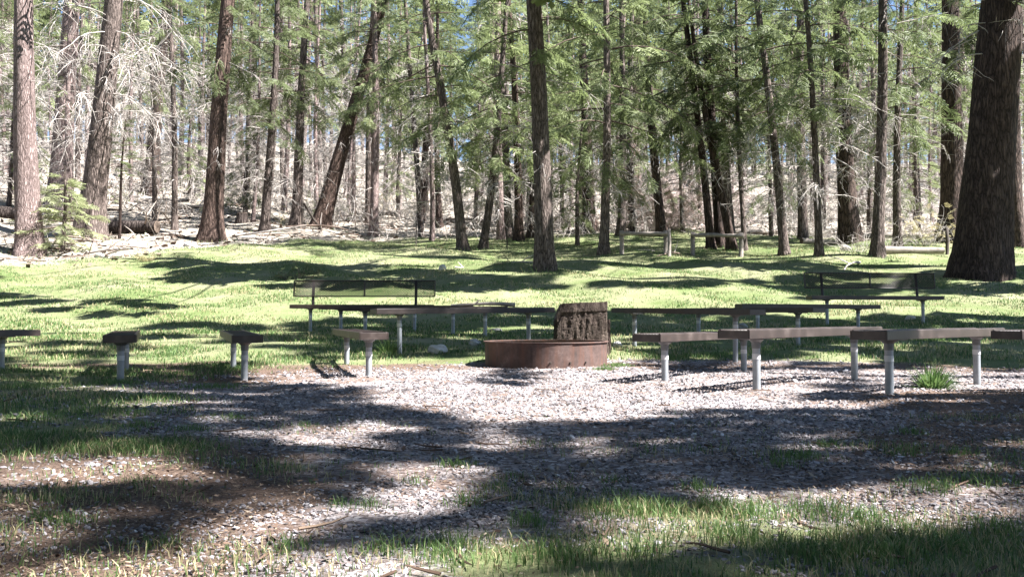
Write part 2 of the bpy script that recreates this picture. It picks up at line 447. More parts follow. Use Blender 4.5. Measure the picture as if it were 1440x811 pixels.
def build_ground():
    ys = np.concatenate([np.arange(-40, -2, 2), np.arange(-2, 12, .09), np.arange(12, 40, .22), np.geomspace(40, 318, 60)])
    t = np.linspace(-1, 1, 301)
    xs = np.sinh(t * 4.6) / math.sinh(4.6) * 320
    X, Y = np.meshgrid(xs, ys)
    Z = height(X, Y)
    near = (np.abs(X) < 12) & (Y < 14)
    Z = Z + np.where(near, .006 * (np.sin(X * 17 + 3 * np.sin(Y * 9)) * np.sin(Y * 15 + X * 4)), 0)
    n, m = X.shape
    g = Geo()
    i = np.arange(n - 1)[:, None] * m + np.arange(m - 1)[None, :]
    q = np.stack([i, i + 1, i + m + 1, i + m], axis=-1).reshape(-1, 4)
    g.add(np.stack([X, Y, Z], -1).reshape(-1, 3), q)
    o = g.build('ground', M['ground'], smooth=True)
    for nm, val in (('pad', pad_mask(X, Y)), ('far', far_mask(X, Y)), ('dirt', dirt_mask(X, Y))):
        a = o.data.attributes.new(nm, 'FLOAT', 'POINT'); a.data.foreach_set('value', val.ravel().astype(np.float32))
    tag(o, kind='structure')
build_ground()

# ------------------------------------------------------------------ conifer foliage
def make_spray(rng, n_side=13, quad_w=.05, dense=False):
    """a flat feathery bough of unit length along +X, as needle brushes"""
    V = []; T = []
    def brush(p, d, l, w, roll):
        d = d / np.linalg.norm(d); s = np.cross(d, [0, 0, 1.0]); s /= np.linalg.norm(s) + 1e-9
        up = np.cross(s, d); s = s * math.cos(roll) + up * math.sin(roll)
        a = p; b_ = p + d * l
        V.extend([a - s * w * .35, a + s * w * .35, b_ + s * w * .5 * .6, b_ - s * w * .5 * .6]); t = float(rng.uniform(0, 1)); T.extend([t] * 4)
    for k in range(n_side):
        t = (k + .5) / n_side
        for sgn in (-1, 1):
            p = np.array([t * .95, 0, -.12 * t * t])
            L = (.46 if not dense else .5) * (1 - .72 * t) * rng.uniform(.7, 1.15) + .06
            ang = R(rng.uniform(38, 62)) * sgn
            d = np.array([math.cos(ang), math.sin(ang), rng.uniform(-.32, .1)])
            brush(p, d, L * .55, quad_w, rng.uniform(-.9, .9))
            p2 = p + d * L * .5
            d2 = d + np.array([rng.uniform(-.2, .3), rng.uniform(-.25, .25), rng.uniform(-.35, .05)])
            brush(p2, d2, L * .55, quad_w * .9, rng.uniform(-.9, .9))
    brush(np.array([.75, 0, -.07]), np.array([1, 0, -.2]), .3, quad_w, .3)
    return np.array(V), np.array(T)

_tr = np.random.default_rng(3)
SPRAY_FINE = [make_spray(_tr, 11, .05) for _ in range(4)]
SPRAY_COARSE = [make_spray(_tr, 6, .12, True) for _ in range(3)]
SPRAY_SHADE = [make_spray(_tr, 7, .17, True) for _ in range(3)]

def place_sprays(g, P, D, S, rng, templates, mat, tint_off=0.0, tint_k=1.0):
    """batch copies of the bough templates into one mesh"""
    P = np.asarray(P, float); D = np.asarray(D, float); S = np.asarray(S, float)
    if len(P) == 0: return
    D = D / (np.linalg.norm(D, axis=1)[:, None] + 1e-9)
    sd = np.cross(np.array([[0, 0, 1.0]]), D); sd /= np.linalg.norm(sd, axis=1)[:, None] + 1e-9
    up = np.cross(D, sd)
    roll = rng.normal(0, .45, len(P))
    s2 = sd * np.cos(roll)[:, None] + up * np.sin(roll)[:, None]; u2 = np.cross(D, s2)
    which = rng.integers(0, len(templates), len(P))
    for k, (tv, tt) in enumerate(templates):
        I = np.where(which == k)[0]
        if not len(I): continue
        v = P[I][:, None, :] + S[I][:, None, None] * (tv[None, :, 0:1] * D[I][:, None, :] + tv[None, :, 1:2] * s2[I][:, None, :] + tv[None, :, 2:3] * u2[I][:, None, :])
        nq = len(tv) // 4
        q = (np.arange(len(I) * nq * 4)).reshape(-1, 4)
        tb = rng.uniform(0, 1, len(I))
        t = np.clip(tint_off + tint_k * (.55 * tb[:, None] + .45 * tt[None, :]), 0, 1)
        g.add(v.reshape(-1, 3), q, mat, tint=t.reshape(-1))

def bez(p0, d0, L, droop, n, rng, wig=.05):
    """a drooping limb"""
    pts = [np.array(p0, float)]; d = np.array(d0, float); d /= np.linalg.norm(d)
    for k in range(n):
        d = d + np.array([rng.normal(0, wig), rng.normal(0, wig), -droop / n + rng.normal(0, wig * .6)]); d /= np.linalg.norm(d)
        pts.append(pts[-1] + d * L / n)
    return np.array(pts)

def trunk_axis(lean, H, bend, rng, n):
    s = np.linspace(0, 1, n)
    ph = rng.uniform(0, 6.28)
    x = lean[0] * H * s + bend * np.sin(s * 5 + ph) - bend * math.sin(ph)
    y = lean[1] * H * s + bend * np.cos(s * 4.3 + ph) - bend * math.cos(ph)
    return np.stack([x, y, H * s], 1)

def trunk_mesh(r, H, axis, rng, sides=16, flare=.55, mat='bark_dark'):
    g = Geo()
    hs = np.concatenate([[-.5, -.2, -.05], np.geomspace(.06, 2.2, 14), np.linspace(2.8, H, max(8, int(H / 1.1)))])
    a = np.arange(sides) * 2 * math.pi / sides
    ph = rng.uniform(0, 6.28, 5); nl = rng.integers(4, 7)
    V = []
    for h in hs:
        c = np.array([np.interp(h, axis[:, 2], axis[:, k]) for k in (0, 1)])
        rr = r * (1 - .72 * max(0, h - 1) / H) * (1 + flare * math.exp(-max(h, 0) / (r * 1.5 + .12)))
        lob = 1 + .16 * flare / .55 * math.exp(-max(h, 0) / (r * 2 + .15)) * np.cos(nl * a + ph[0]) + .035 * np.sin(3 * a + ph[1] + h * .8) + .03 * np.sin(7 * a + ph[2] + 1.7 * h) + rng.normal(0, .012, sides)
        V.append(np.stack([c[0] + rr * lob * np.cos(a), c[1] + rr * lob * np.sin(a), np.full(sides, h)], 1))
    v = np.vstack(V); m = len(hs)
    i = np.arange(m - 1)[:, None] * sides; k = np.arange(sides)[None, :]
    q = np.stack([i + k, i + (k + 1) % sides, i + sides + (k + 1) % sides, i + sides + k], -1).reshape(-1, 4)
    g.add(v, q)
    return g

def dead_limbs(g, axis, H, r, h0, h1, n, L, rng, mat, az=None, twigs=7, thick=1.0, origin=None, forked=False):
    """bare, drooping, forking limbs"""
    for _ in range(n):
        h = rng.uniform(h0, h1)
        a = rng.uniform(0, 6.28) if az is None else rng.normal(az, .8)
        p0 = np.array([np.interp(h, axis[:, 2], axis[:, 0]), np.interp(h, axis[:, 2], axis[:, 1]), h])
        l = L * rng.uniform(.45, 1.15)
        P = bez(p0, (math.cos(a), math.sin(a), rng.uniform(-.25, .45)), l, rng.uniform(.2, 1.1), 6, rng, .14)
        rad = thick * (.007 + .006 * l)
        g.tube(P, np.linspace(rad, rad * .3, len(P)), 4, mat)
        for k in range(twigs):
            t = rng.uniform(.25, 1); i = min(int(t * 6), 5)
            q0 = P[i] + (P[i + 1] - P[i]) * (t * 6 - i)
            dd = (P[i + 1] - P[i]) / (np.linalg.norm(P[i + 1] - P[i]) + 1e-9)
            side = rng.normal(0, 1, 3); side[2] = side[2] * .6 - .35
            tw = bez(q0, dd * .6 + side * .7, l * rng.uniform(.15, .45), rng.uniform(.2, 1.0), 3, rng, .16)
            g.tube(tw, [rad * .42, rad * .36, rad * .3, rad * .2], 3, mat)
            if twigs > 6:
                for _q in range(2):
                    q1 = tw[rng.integers(1, 4)]
                    t2 = bez(q1, rng.normal(0, 1, 3) + np.array([0, 0, -.4]), l * rng.uniform(.08, .2), .5, 2, rng, .15)
                    g.tube(t2, [rad * .3, rad * .25, rad * .15], 3, mat)

def crown_parts(axis, H, h0, h1, n, L, rng, droop=.75, spray=.86, per_m=3.7, tips=.25, up=.1, peak=.3):
    """limbs and bough positions of a live crown, tree-local"""
    limbs = []; P = []; D = []; S = []
    for k in range(n):
        f = (k + rng.uniform(0, 1)) / n
        h = h0 + (h1 - h0) * f
        a = k * 2.39996 + rng.uniform(-.5, .5)
        prof = min(1, (f + .12) / peak) if f < peak else max(.12, (1 - f) / (1 - peak)) ** .8
        l = L * prof * rng.uniform(.6, 1.15)
        p0 = np.array([np.interp(h, axis[:, 2], axis[:, 0]), np.interp(h, axis[:, 2], axis[:, 1]), h])
        Q = bez(p0, (math.cos(a), math.sin(a), up + .5 * (f - .4) + rng.uniform(-.15, .15)), l, droop * rng.uniform(.5, 1.2), 5, rng, .06)
        limbs.append(Q)
        m = max(3, int(l * per_m))
        for j in range(m):
            t = tips + (1 - tips) * (j + rng.uniform(0, 1)) / m
            i = min(int(t * 5), 4); q0 = Q[i] + (Q[i + 1] - Q[i]) * (t * 5 - i)
            dd = Q[i + 1] - Q[i]; dd = dd / (np.linalg.norm(dd) + 1e-9)
            ang = rng.choice([-1, 1]) * rng.uniform(.25, 1.15)
            c, s = math.cos(ang), math.sin(ang)
            d = np.array([dd[0] * c - dd[1] * s, dd[0] * s + dd[1] * c, dd[2] - rng.uniform(.05, .5) * droop])
            P.append(q0); D.append(d); S.append(spray * rng.uniform(.6, 1.2) * (1 - .25 * t))
        P.append(Q[-1]); D.append(Q[-1] - Q[-2]); S.append(spray * .7)
    return limbs, np.array(P), np.array(D), np.array(S)

TREES = []      # (x, y, z, axis, H, extra shade boughs)
def tree(name, label, x, y, r, H, lean=(0, 0), bend=.08, bark='bark_dark', live=None, dead=None, foliage='needle', sides=16, flare=.55,
         cat='tree', group=None, seed=None, filt=True, keep=1.0, trunk_top=None, coarse_above=None):
    """empty at the root > trunk, crown, dead_branches"""
    rng = np.random.default_rng(seed if seed is not None else RNG.integers(1 << 30))
    z = float(height(x, y))
    root = empty(name, (x, y, z)); tag(root, label, cat, group)
    axis = trunk_axis(lean, H, bend, rng, 24)
    tg = trunk_mesh(r, H if trunk_top is None else trunk_top, axis, rng, sides, flare)
    tg.build('trunk', M[bark], root, smooth=True)
    rec = dict(x=x, y=y, z=z, axis=axis, H=H, root=root, rng=rng, live=live, foliage=foliage, limbs=[], P=[], D=[], S=[], coarse=[], filt=filt)
    if live:
        for lv in (live if isinstance(live, list) else [live]):
            limbs, P, D, S = crown_parts(axis, H, rng=rng, **lv)
            off = np.array([x, y, z])
            W = P + off
            k = np.ones(len(P), bool)
            # seen boughs stay; boughs above the picture are thinned and leave the sunny patches free
            px, py = project(W[:, 0], W[:, 1], W[:, 2])
            seen = (py > -25) & (px > -60) & (px < 1500) & (W[:, 1] > 1)
            if filt:
                T = W + D / (np.linalg.norm(D, axis=1)[:, None] + 1e-9) * S[:, None]
                lit = np.zeros(len(P), bool)
                for A in (W, T, (W + T) / 2):
                    s = shadow_of(A); lit |= is_lit(s[:, 0], s[:, 1])
                deep = shadow_of(W)[:, 1] < 21
                k = np.where(seen, ~(lit & deep), ~lit & (rng.uniform(0, 1, len(P)) < .28 * keep))
            if not filt: k = rng.uniform(0, 1, len(P)) < keep
            rec['limbs'] += [Q for Q in limbs]
            rec['P'].append(P[k]); rec['D'].append(D[k]); rec['S'].append(S[k]); rec['coarse'].append(~seen[k])
    if dead:
        g = Geo()
        for dd in (dead if isinstance(dead, list) else [dead]):
            mt = dd.pop('mat', 0)
            dead_limbs(g, axis, H, r, rng=rng, mat=mt, **dd)
        g.build('dead_branches', [M['dead_twig'], M['twig_brown']], root)
    TREES.append(rec)
    return root

def finish_crowns():
    for t in TREES:
        rng = t['rng']
        g = Geo()
        for Q in t['limbs']:
            l = np.linalg.norm(Q[-1] - Q[0]); rad = .007 + .007 * l
            g.tube(Q, np.linspace(rad, rad * .25, len(Q)), 4, 1)
        if t['P']:
            P = np.vstack(t['P']); D = np.vstack(t['D']); S = np.concatenate(t['S']); c = np.concatenate(t['coarse'])
            place_sprays(g, P[~c], D[~c], S[~c], rng, SPRAY_FINE, 0)
            place_sprays(g, P[c], D[c], S[c] * 1.1, rng, SPRAY_COARSE, 0)
        if t.get('shade'):
            P, D, S = [np.array(v) for v in zip(*t['shade'])]
            place_sprays(g, P, D, S, rng, SPRAY_SHADE, 0)
        if g.n: g.build('crown', [M[t['foliage']], M['twig_brown']], t['root'])

def pixel_tree(px, py, top, wpx, **kw):
    """tree whose trunk rises through two photo pixels: foot (px, py) and top"""
    x, y, z = ground_at(px, py)
    x2 = (top[0] - CX) / F * y; z2 = CAMZ + (448 - top[1]) / F * y
    lean = (x2 - x) / max(z2 - z, .5)
    r = wpx / 2 / F * y
    return tree(x=x, y=y, r=r, lean=(lean, kw.pop('leany', 0.0)), **kw)

# ------------------------------------------------------------------ the trees one can tell apart
def LV(h0, h1, n, L, **k):
    if 11 < h1 < 16.8 and h0 < 6.5: h0, L, n = h0 - .8, L + .5, int(n * 1.1)
    return dict(h0=h0, h1=h1, n=n, L=L, **k)
def DD(h0, h1, n, L, **k): return dict(h0=h0, h1=h1, n=n, L=L, **k)

pixel_tree(42, 358, (24, 0), 33, name='pine_tree', label='pale scaly trunk at the far left beside the silvery young fir', H=19, bark='bark_pale', sides=22,
           live=LV(9, 18, 26, 3.0), dead=DD(4.5, 9, 9, 1.8), flare=.45)
pixel_tree(84, 296, (96, 0), 29, name='pine_tree', label='pale trunk rising behind the silvery young fir at left', H=20, bark='bark_pale',
           live=LV(8.5, 19, 24, 3.0), dead=DD(2.5, 9, 14, 2.2, twigs=9))
pixel_tree(124, 336, (152, 0), 33, name='pine_tree', label='brown trunk leaning right, hung with grey dead limbs, by the fallen log', H=20, bark='bark_grey', sides=20,
           live=LV(8.5, 19, 26, 3.0), dead=[DD(3.5, 9.5, 26, 2.8, twigs=11), DD(5, 9, 10, 3.0, twigs=11, az=0.0)])
pixel_tree(297, 338, (320, 0), 26, name='pine_tree', label='straight reddish trunk standing alone left of the backed bench', H=20, bark='bark_red', sides=20,
           live=[LV(6.2, 10, 16, 2.8, droop=.8), LV(9, 19, 26, 3.0)], dead=DD(3.5, 8, 10, 1.8))
pixel_tree(212, 270, (223, 80), 19, name='pine_tree', label='dark straight trunk on the left slope behind the leaning one', H=19, bark='bark_dark',
           live=LV(8, 18, 30, 2.6), dead=DD(3, 8, 10, 1.6))
pixel_tree(372, 326, (378, 120), 12, name='fir_tree', label='thin sunlit trunk with bare grey twigs, right of the reddish trunk', H=14, bark='bark_grey',
           live=LV(4.5, 13.5, 40, 2.2, droop=.7), dead=DD(1.5, 5, 22, 1.7, twigs=9))
pixel_tree(416, 318, (428, 90), 14, name='fir_tree', label='slim brown trunk just left of the braced dark post', H=15, bark='bark_grey',
           live=LV(5.8, 14.5, 38, 2.1, droop=.8), dead=DD(1.8, 5.6, 26, 1.7, twigs=9))
pixel_tree(450, 319, (500, 122), 23, name='pine_tree', label='thick brown trunk leaning strongly to the right, behind the brush', H=15, bark='bark_red',
           live=LV(7.0, 14, 26, 2.2), dead=DD(3.5, 6, 10, 1.4))
pixel_tree(526, 331, (520, 0), 12, name='fir_tree', label='slender pale trunk with light green boughs, right of the leaning trunk', H=16, bark='bark_pale',
           live=LV(5.8, 15.5, 42, 2.2, droop=.7), dead=DD(2, 5.6, 16, 1.4), foliage='needle_light')
pixel_tree(591, 316, (602, 130), 12, name='fir_tree', label='dark slim trunk third from the central one on its left', H=15, bark='bark_dark',
           live=LV(5.2, 14.5, 40, 2.3), dead=DD(2, 5.5, 14, 1.5))
pixel_tree(618, 320, (614, 150), 9, name='fir_tree', label='thinnest dark trunk close behind the crooked trunk', H=13, bark='bark_dark',
           live=LV(4.6, 12.5, 34, 2.0), dead=DD(2, 5, 12, 1.3))
pixel_tree(651, 352, (626, 140), 14, name='fir_tree', label='crooked lichen pale trunk bending left, nearest left of the central trunk', H=15, bark='bark_grey', bend=.18,
           live=LV(4.0, 14.5, 46, 2.6, droop=.7), dead=DD(1.5, 5, 18, 1.6))
pixel_tree(679, 349, (700, 170), 11, name='fir_tree', label='thin trunk leaning right beside the crooked pale trunk', H=12, bark='bark_grey', bend=.12,
           live=LV(3.6, 11.5, 36, 2.1, droop=.7), dead=DD(1.3, 4, 12, 1.3), foliage='needle_light')
pixel_tree(767, 379, (755, 0), 26, name='pine_tree', label='tall central trunk half in sun, behind the fire ring', H=21, bark='bark_grey', sides=22, flare=.4,
           live=[LV(5.2, 9.5, 16, 2.8, droop=.8), LV(9, 20, 26, 3.2)], dead=DD(2.2, 7, 12, 1.5))
pixel_tree(716, 336, (704, 150), 11, name='fir_tree', label='left stem of the trio just left of the central trunk', H=12, bark='bark_grey',
           live=LV(3.4, 11.5, 36, 2.2, droop=.7), dead=DD(1.4, 4, 14, 1.4), group='trio of stems left of the central trunk')
pixel_tree(730, 338, (722, 150), 12, name='fir_tree', label='middle stem of the trio just left of the central trunk', H=13, bark='bark_red',
           live=LV(3.8, 12.5, 34, 2.2), dead=DD(1.4, 4, 8, 1.2), group='trio of stems left of the central trunk')
pixel_tree(746, 334, (752, 150), 9, name='fir_tree', label='right stem of the trio, half hidden by the central trunk', H=12, bark='bark_dark',
           live=LV(3.8, 11.5, 30, 2.0), dead=DD(1.4, 4, 6, 1.2), group='trio of stems left of the central trunk')
pixel_tree(849, 357, (853, 120), 13, name='fir_tree', label='grey green trunk just left of the wooden rails', H=14, bark='bark_grey',
           live=LV(3.4, 13.5, 46, 2.8, droop=.9), dead=DD(1.3, 4, 12, 1.5), foliage='needle_light')
pixel_tree(828, 325, (826, 230), 17, name='pine_tree', label='short broad dark trunk flaring at its foot, left of the rails', H=15, bark='bark_dark', flare=.8,
           live=LV(3.4, 14, 44, 2.6, droop=.9), dead=DD(2, 5, 8, 1.5))
pixel_tree(873, 331, (876, 100), 11, name='fir_tree', label='slim sun edged trunk behind the left rail post', H=15, bark='bark_grey',
           live=LV(5, 14.5, 40, 2.4), dead=DD(2, 6, 18, 1.7))
pixel_tree(889, 318, (893, 150), 20, name='pine_tree', label='thick shaded trunk in the brush behind the rails', H=18, bark='bark_red',
           live=LV(6, 17, 40, 2.8), dead=DD(3, 7, 10, 1.6))
pixel_tree(931, 331, (920, 170), 13, name='fir_tree', label='dark trunk rising behind the gap between the two rails', H=15, bark='bark_dark',
           live=LV(4.4, 14.5, 46, 2.5), dead=DD(2.5, 5, 10, 1.5))
pixel_tree(1000, 351, (976, 90), 11, name='fir_tree', label='slim dark trunk leaning left above the right rail', H=15, bark='bark_dark',
           live=LV(4.6, 14.5, 44, 2.5), dead=DD(2, 5, 12, 1.5))
pixel_tree(1013, 347, (1000, 0), 14, name='fir_tree', label='taller dark trunk at the middle of the right rail', H=17, bark='bark_dark',
           live=LV(4.4, 16.5, 52, 2.8), dead=DD(2, 5, 14, 1.8))
pixel_tree(1030, 351, (1008, 210), 12, name='fir_tree', label='short trunk leaning left at the right end of the right rail', H=9, bark='bark_dark',
           live=LV(4, 8.5, 24, 1.8), dead=DD(2, 4.5, 8, 1.2))
pixel_tree(1047, 352, (1044, 80), 7, name='fir_tree', label='thinnest pole trunk beside the last rail post', H=12, bark='bark_grey',
           live=LV(4.4, 11.5, 34, 1.9), dead=DD(1.5, 5, 14, 1.4))
pixel_tree(1103, 358, (1070, 0), 12, name='fir_tree', label='slim grey trunk leaning left in the open right of the rails', H=16, bark='bark_grey',
           live=LV(4.4, 15.5, 48, 2.6, droop=.7), dead=DD(1.8, 5.5, 22, 1.9, twigs=9))
pixel_tree(1152, 359, (1138, 80), 10, name='fir_tree', label='thin trunk under hanging bare grey twigs at right', H=14, bark='bark_grey',
           live=LV(5, 13.5, 38, 2.3), dead=[DD(1.8, 5.2, 26, 2.3, twigs=11), DD(3, 5.2, 10, 2.6, twigs=11, az=0.0)])
pixel_tree(1194, 340, (1190, 0), 25, name='pine_tree', label='thick dark trunk behind the slim curved trunk at right', H=20, bark='bark_dark', sides=18,
           live=[LV(5.6, 10, 20, 3.0), LV(9, 19, 26, 3.0)], dead=DD(2.5, 6, 18, 2.3, twigs=10))
pixel_tree(1233, 361, (1243, 0), 16, name='pine_tree', label='clean slim trunk curving upright, between dark trunks at right', H=18, bark='bark_grey', bend=.12, sides=18,
           live=[LV(7, 10, 10, 2.2), LV(9, 17.5, 24, 2.8)], dead=DD(6.2, 8.4, 5, 2.0))
pixel_tree(1262, 346, (1269, 170), 11, name='fir_tree', label='twin stemmed trunk in shade left of the doubled dark trunk', H=13, bark='bark_grey',
           live=LV(4.8, 12.5, 36, 2.3), dead=DD(1.5, 5.2, 18, 1.8, twigs=9))
pixel_tree(1338, 341, (1342, 0), 31, name='pine_tree', label='very dark thick trunk just left of the biggest trunk', H=20, bark='bark_dark', sides=20,
           live=[LV(5.6, 10, 18, 3.2), LV(9, 19, 24, 3.2)], dead=DD(2.5, 7, 12, 1.8))
pixel_tree(1376, 391, (1413, 0), 67, name='pine_tree', label='biggest trunk with flared foot beside the right backed bench', H=24, bark='bark_dark', sides=34, flare=.27,
           live=[LV(6.4, 11, 14, 4.0), LV(10, 23, 30, 4.4)], dead=[DD(4.5, 8, 9, 2.0), DD(5.6, 7, 4, 2.6, az=3.1)])
pixel_tree(1428, 347, (1436, 0), 22, name='pine_tree', label='dark trunk at the right edge behind the biggest trunk', H=19, bark='bark_dark',
           live=LV(6, 18, 34, 3.0), dead=DD(2.5, 7, 10, 1.8))

# young trees
pixel_tree(88, 354, (88, 250), 5, name='young_fir', label='silvery bright young fir hugging the pale far left trunk', H=2.5, bark='bark_grey', cat='tree', bend=.02,
           live=LV(.15, 2.4, 34, 1.25, droop=.5, spray=.55, per_m=7, tips=.2, up=.2), foliage='needle_silver', filt=False)
pixel_tree(168, 336, (174, 160), 4, name='young_fir', label='dark sapling with a bare stem and tufted top by the fallen log', H=4.3, bark='bark_dark', cat='tree', bend=.03, flare=.2,
           live=LV(2.3, 4.2, 30, .85, droop=.3, spray=.36, per_m=7, tips=.1, up=.2), foliage='needle', filt=False)
YOUNG = [(345, 300, 3.2, 'needle', 'low dark young fir behind the reddish trunk on the slope'),
         (560, 305, 6.5, 'needle_light', 'light green young fir behind the slender pale trunk'),
         (812, 345, 4.6, 'needle_light', 'light green young fir with drooping boughs right of the central trunk'),
         (790, 318, 7.0, 'needle_light', 'feathery young fir behind the central trunk'),
         (668, 318, 6.0, 'needle_light', 'bright young fir behind the crooked pale trunk'),
         (960, 325, 6.5, 'needle', 'dark young fir behind the gap in the rails'),
         (1085, 332, 6.0, 'needle', 'young fir behind the grey trunk leaning left'),
         (1222, 330, 5.0, 'needle', 'young fir behind the slim curved trunk'),
         (1292, 330, 6.5, 'needle_light', 'pale green young fir left of the doubled dark trunk'),
         (12, 290, 6.0, 'needle_light', 'young fir at the left edge behind the pale trunk'),
         (268, 275, 4.0, 'needle', 'small dark fir on the slope left of the reddish trunk')]
for px, py, H, fo, lab in YOUNG:
    pixel_tree(px, py, (px + random.uniform(-4, 4), py - 80), 6, name='young_fir', label=lab, H=H, bark='bark_grey', bend=.05, flare=.3,
               live=LV(.22 * H, H * .97, int(16 + 5 * H), .27 * H + .5, droop=.7, spray=.5, per_m=4.2, up=.1), dead=DD(.3, .3 * H, 8, .9),
               foliage=fo, filt=False)

# trees beside and behind the camera whose crowns shade the clearing
OFF = [(9.0, .75, .2, 20), (7.0, -3.2, .3, 19), (14.0, 8.2, .3, 20), (12.5, -2.3, .3, 19), (17.5, 19.0, .35, 21), (16.0, 24.5, .33, 20), (15.5, 12.2, .3, 19), (4.6, -6.0, .28, 18), (-7.5, -2.0, .3, 18), (18.5, 4.0, .3, 20)]
OFFL = ['fir standing just outside the picture to the right of the clearing', 'fir standing behind the viewer on the right', 'fir outside the picture level with the backed bench at right',
        'second fir outside the picture to the right', 'fir outside the picture beyond the biggest trunk', 'farthest fir outside the picture on the right', 'fir outside the picture beside the biggest trunk',
        'fir standing directly behind the viewer', 'fir standing behind the viewer on the left', 'fir far outside the picture on the right']
for i, (x, y) in enumerate([(-8, 3), (-11.5, 9), (-9.5, -4), (-4.5, -8.5), (1, -9), (7, -9), (-15.5, 16), (-14, 1), (12, -7.5), (0, -14), (-19, 24), (-7, -13), (-7.2, 4.0), (-10.0, 6.6), (-1.6, -3.6), (3.0, -4.6), (-13.5, 11.0)]):  # unseen firs added to block sky light from the left and behind
    tree('fir_tree', f"{['nearest', 'second', 'third', 'fourth', 'fifth', 'sixth', 'seventh', 'eighth', 'ninth', 'tenth', 'eleventh', 'twelfth', 'thirteenth', 'fourteenth', 'fifteenth', 'sixteenth', 'seventeenth'][i]} of the added sky-blocking firs outside the picture {'left of' if x < -5 else 'behind'} the clearing", x, y, .3, 17, bark='bark_dark', live=LV(2.5 if i < 12 else 6.5, 16.9, 60, 3.9 if i < 12 else 4.6, per_m=3, spray=1.2), filt=False, bend=.1, group='added firs outside the picture')
    TREES[-1]['coarse'] = [np.ones(len(c), bool) for c in TREES[-1]['coarse']]
for (x, y, r, H), lab in zip(OFF, OFFL):
    tree('fir_tree', lab, x, y, r, H, bark='bark_dark', live=LV(7, H - 1, 30, 3.4), keep=.55, bend=.1)

# boughs added above the view to cast the dappled shade on the clearing: each hangs on the tree nearest to the sun's path
def shade_boughs():
    rng = np.random.default_rng(77)
    pts = []
    for (y0, y1, st) in ((1.5, 3.2, .125), (3.2, 6, .19), (6, 12, .33), (12, 21, .50), (21, 26, .8)):
        yy = np.arange(y0, y1, st)
        for y in yy:
            hw = .60 * y + 1.0
            xx = np.arange(-hw, hw, st)
            pts.append(np.stack([xx + rng.uniform(-.4, .4, len(xx)) * st, np.full(len(xx), y) + rng.uniform(-.4, .4, len(xx)) * st, np.full(len(xx), st)], 1))
    G = np.vstack(pts)
    lit = is_lit(G[:, 0], G[:, 1])
    hole = (np.sin(G[:, 0] * 2.3 + 1.1 * np.sin(G[:, 1] * 1.7)) * np.sin(G[:, 1] * 2.9 + .6 * G[:, 0]) > .66) | (rng.uniform(0, 1, len(G)) < .09)
    speck = lit & (rng.uniform(0, 1, len(G)) < .03) & (G[:, 1] < 4.4)
    G = G[(~lit & ~hole) | speck]
    z = height(G[:, 0], G[:, 1])
    tx = np.array([t['x'] for t in TREES]); ty = np.array([t['y'] for t in TREES]); tz = np.array([t['z'] for t in TREES]); tH = np.array([t['H'] for t in TREES])
    Hs = np.arange(6, 19, .5); done = 0
    for i in range(len(G)):
        L = Hs / SUN[2]
        C = np.array([G[i, 0], G[i, 1], z[i]])[None, :] + SUN[None, :] * L[:, None]
        _, py = project(C[:, 0], C[:, 1], C[:, 2])
        d = np.hypot(C[:, 0:1] - tx[None], C[:, 1:2] - ty[None])
        bad = (C[:, 2:3] - tz[None] > tH[None] * .93) | (C[:, 2:3] - tz[None] < 5.0) | (tH[None] < 12) | ((py > -30) & (C[:, 1] > 1))[:, None]
        d = d + rng.uniform(0, 1.2, d.shape) + .14 * Hs[:, None] + np.where(bad, 99, 0)
        a, b = np.unravel_index(np.argmin(d), d.shape)
        if d[a, b] > 10: continue
        t = TREES[b]; c = C[a] - np.array([t['x'], t['y'], t['z']])
        hd = math.hypot(c[0], c[1]); h0 = min(max(c[2] - hd * .12 + rng.uniform(-.3, .5), 4), t['H'] * .95)
        if t['y'] > 1: h0 = max(h0, min(.37 * t['y'] + CAMZ - t['z'] + 1.2, t['H'] * .95))
        p0 = np.array([np.interp(h0, t['axis'][:, 2], t['axis'][:, 0]), np.interp(h0, t['axis'][:, 2], t['axis'][:, 1]), h0])
        s = G[i, 2] * 1.75
        if rng.uniform() < .3:
            mid = (p0 + c) / 2 + np.array([0, 0, .12 * hd])
            t['limbs'].append(np.array([p0, (p0 + mid) / 2 + np.array([0, 0, .05 * hd]), mid, (mid + c) / 2, c]))
        for q in range(3 if G[i, 2] < .4 else 4):
            az = rng.uniform(0, 6.28); dd = np.array([math.cos(az), math.sin(az), rng.uniform(-.3, .1)])
            if G[i, 1] < 9.5:      # keep the bough's own shadow out of the sunny patches
                azs = rng.uniform(0, 6.28, 8); dz = rng.uniform(-.25, .1, 8)
                ex = (np.cos(azs) - dz * SUN[0] / SUN[2]) * s * .5; ey = (np.sin(azs) - dz * SUN[1] / SUN[2]) * s * .5
                l = is_lit(np.concatenate([G[i, 0] + ex, G[i, 0] - ex]), np.concatenate([G[i, 1] + ey, G[i, 1] - ey]))
                ok = np.where(~(l[:8] | l[8:]))[0]
                if len(ok): az = azs[ok[0]]; dd = np.array([math.cos(az), math.sin(az), dz[ok[0]]])
                else: continue
            t.setdefault('shade', []).append((c - dd * s * .45 + np.array([0, 0, rng.uniform(-.1, .1)]), dd, s))
        done += 1
    print('SHADE', len(G), done)
shade_boughs()
finish_crowns()

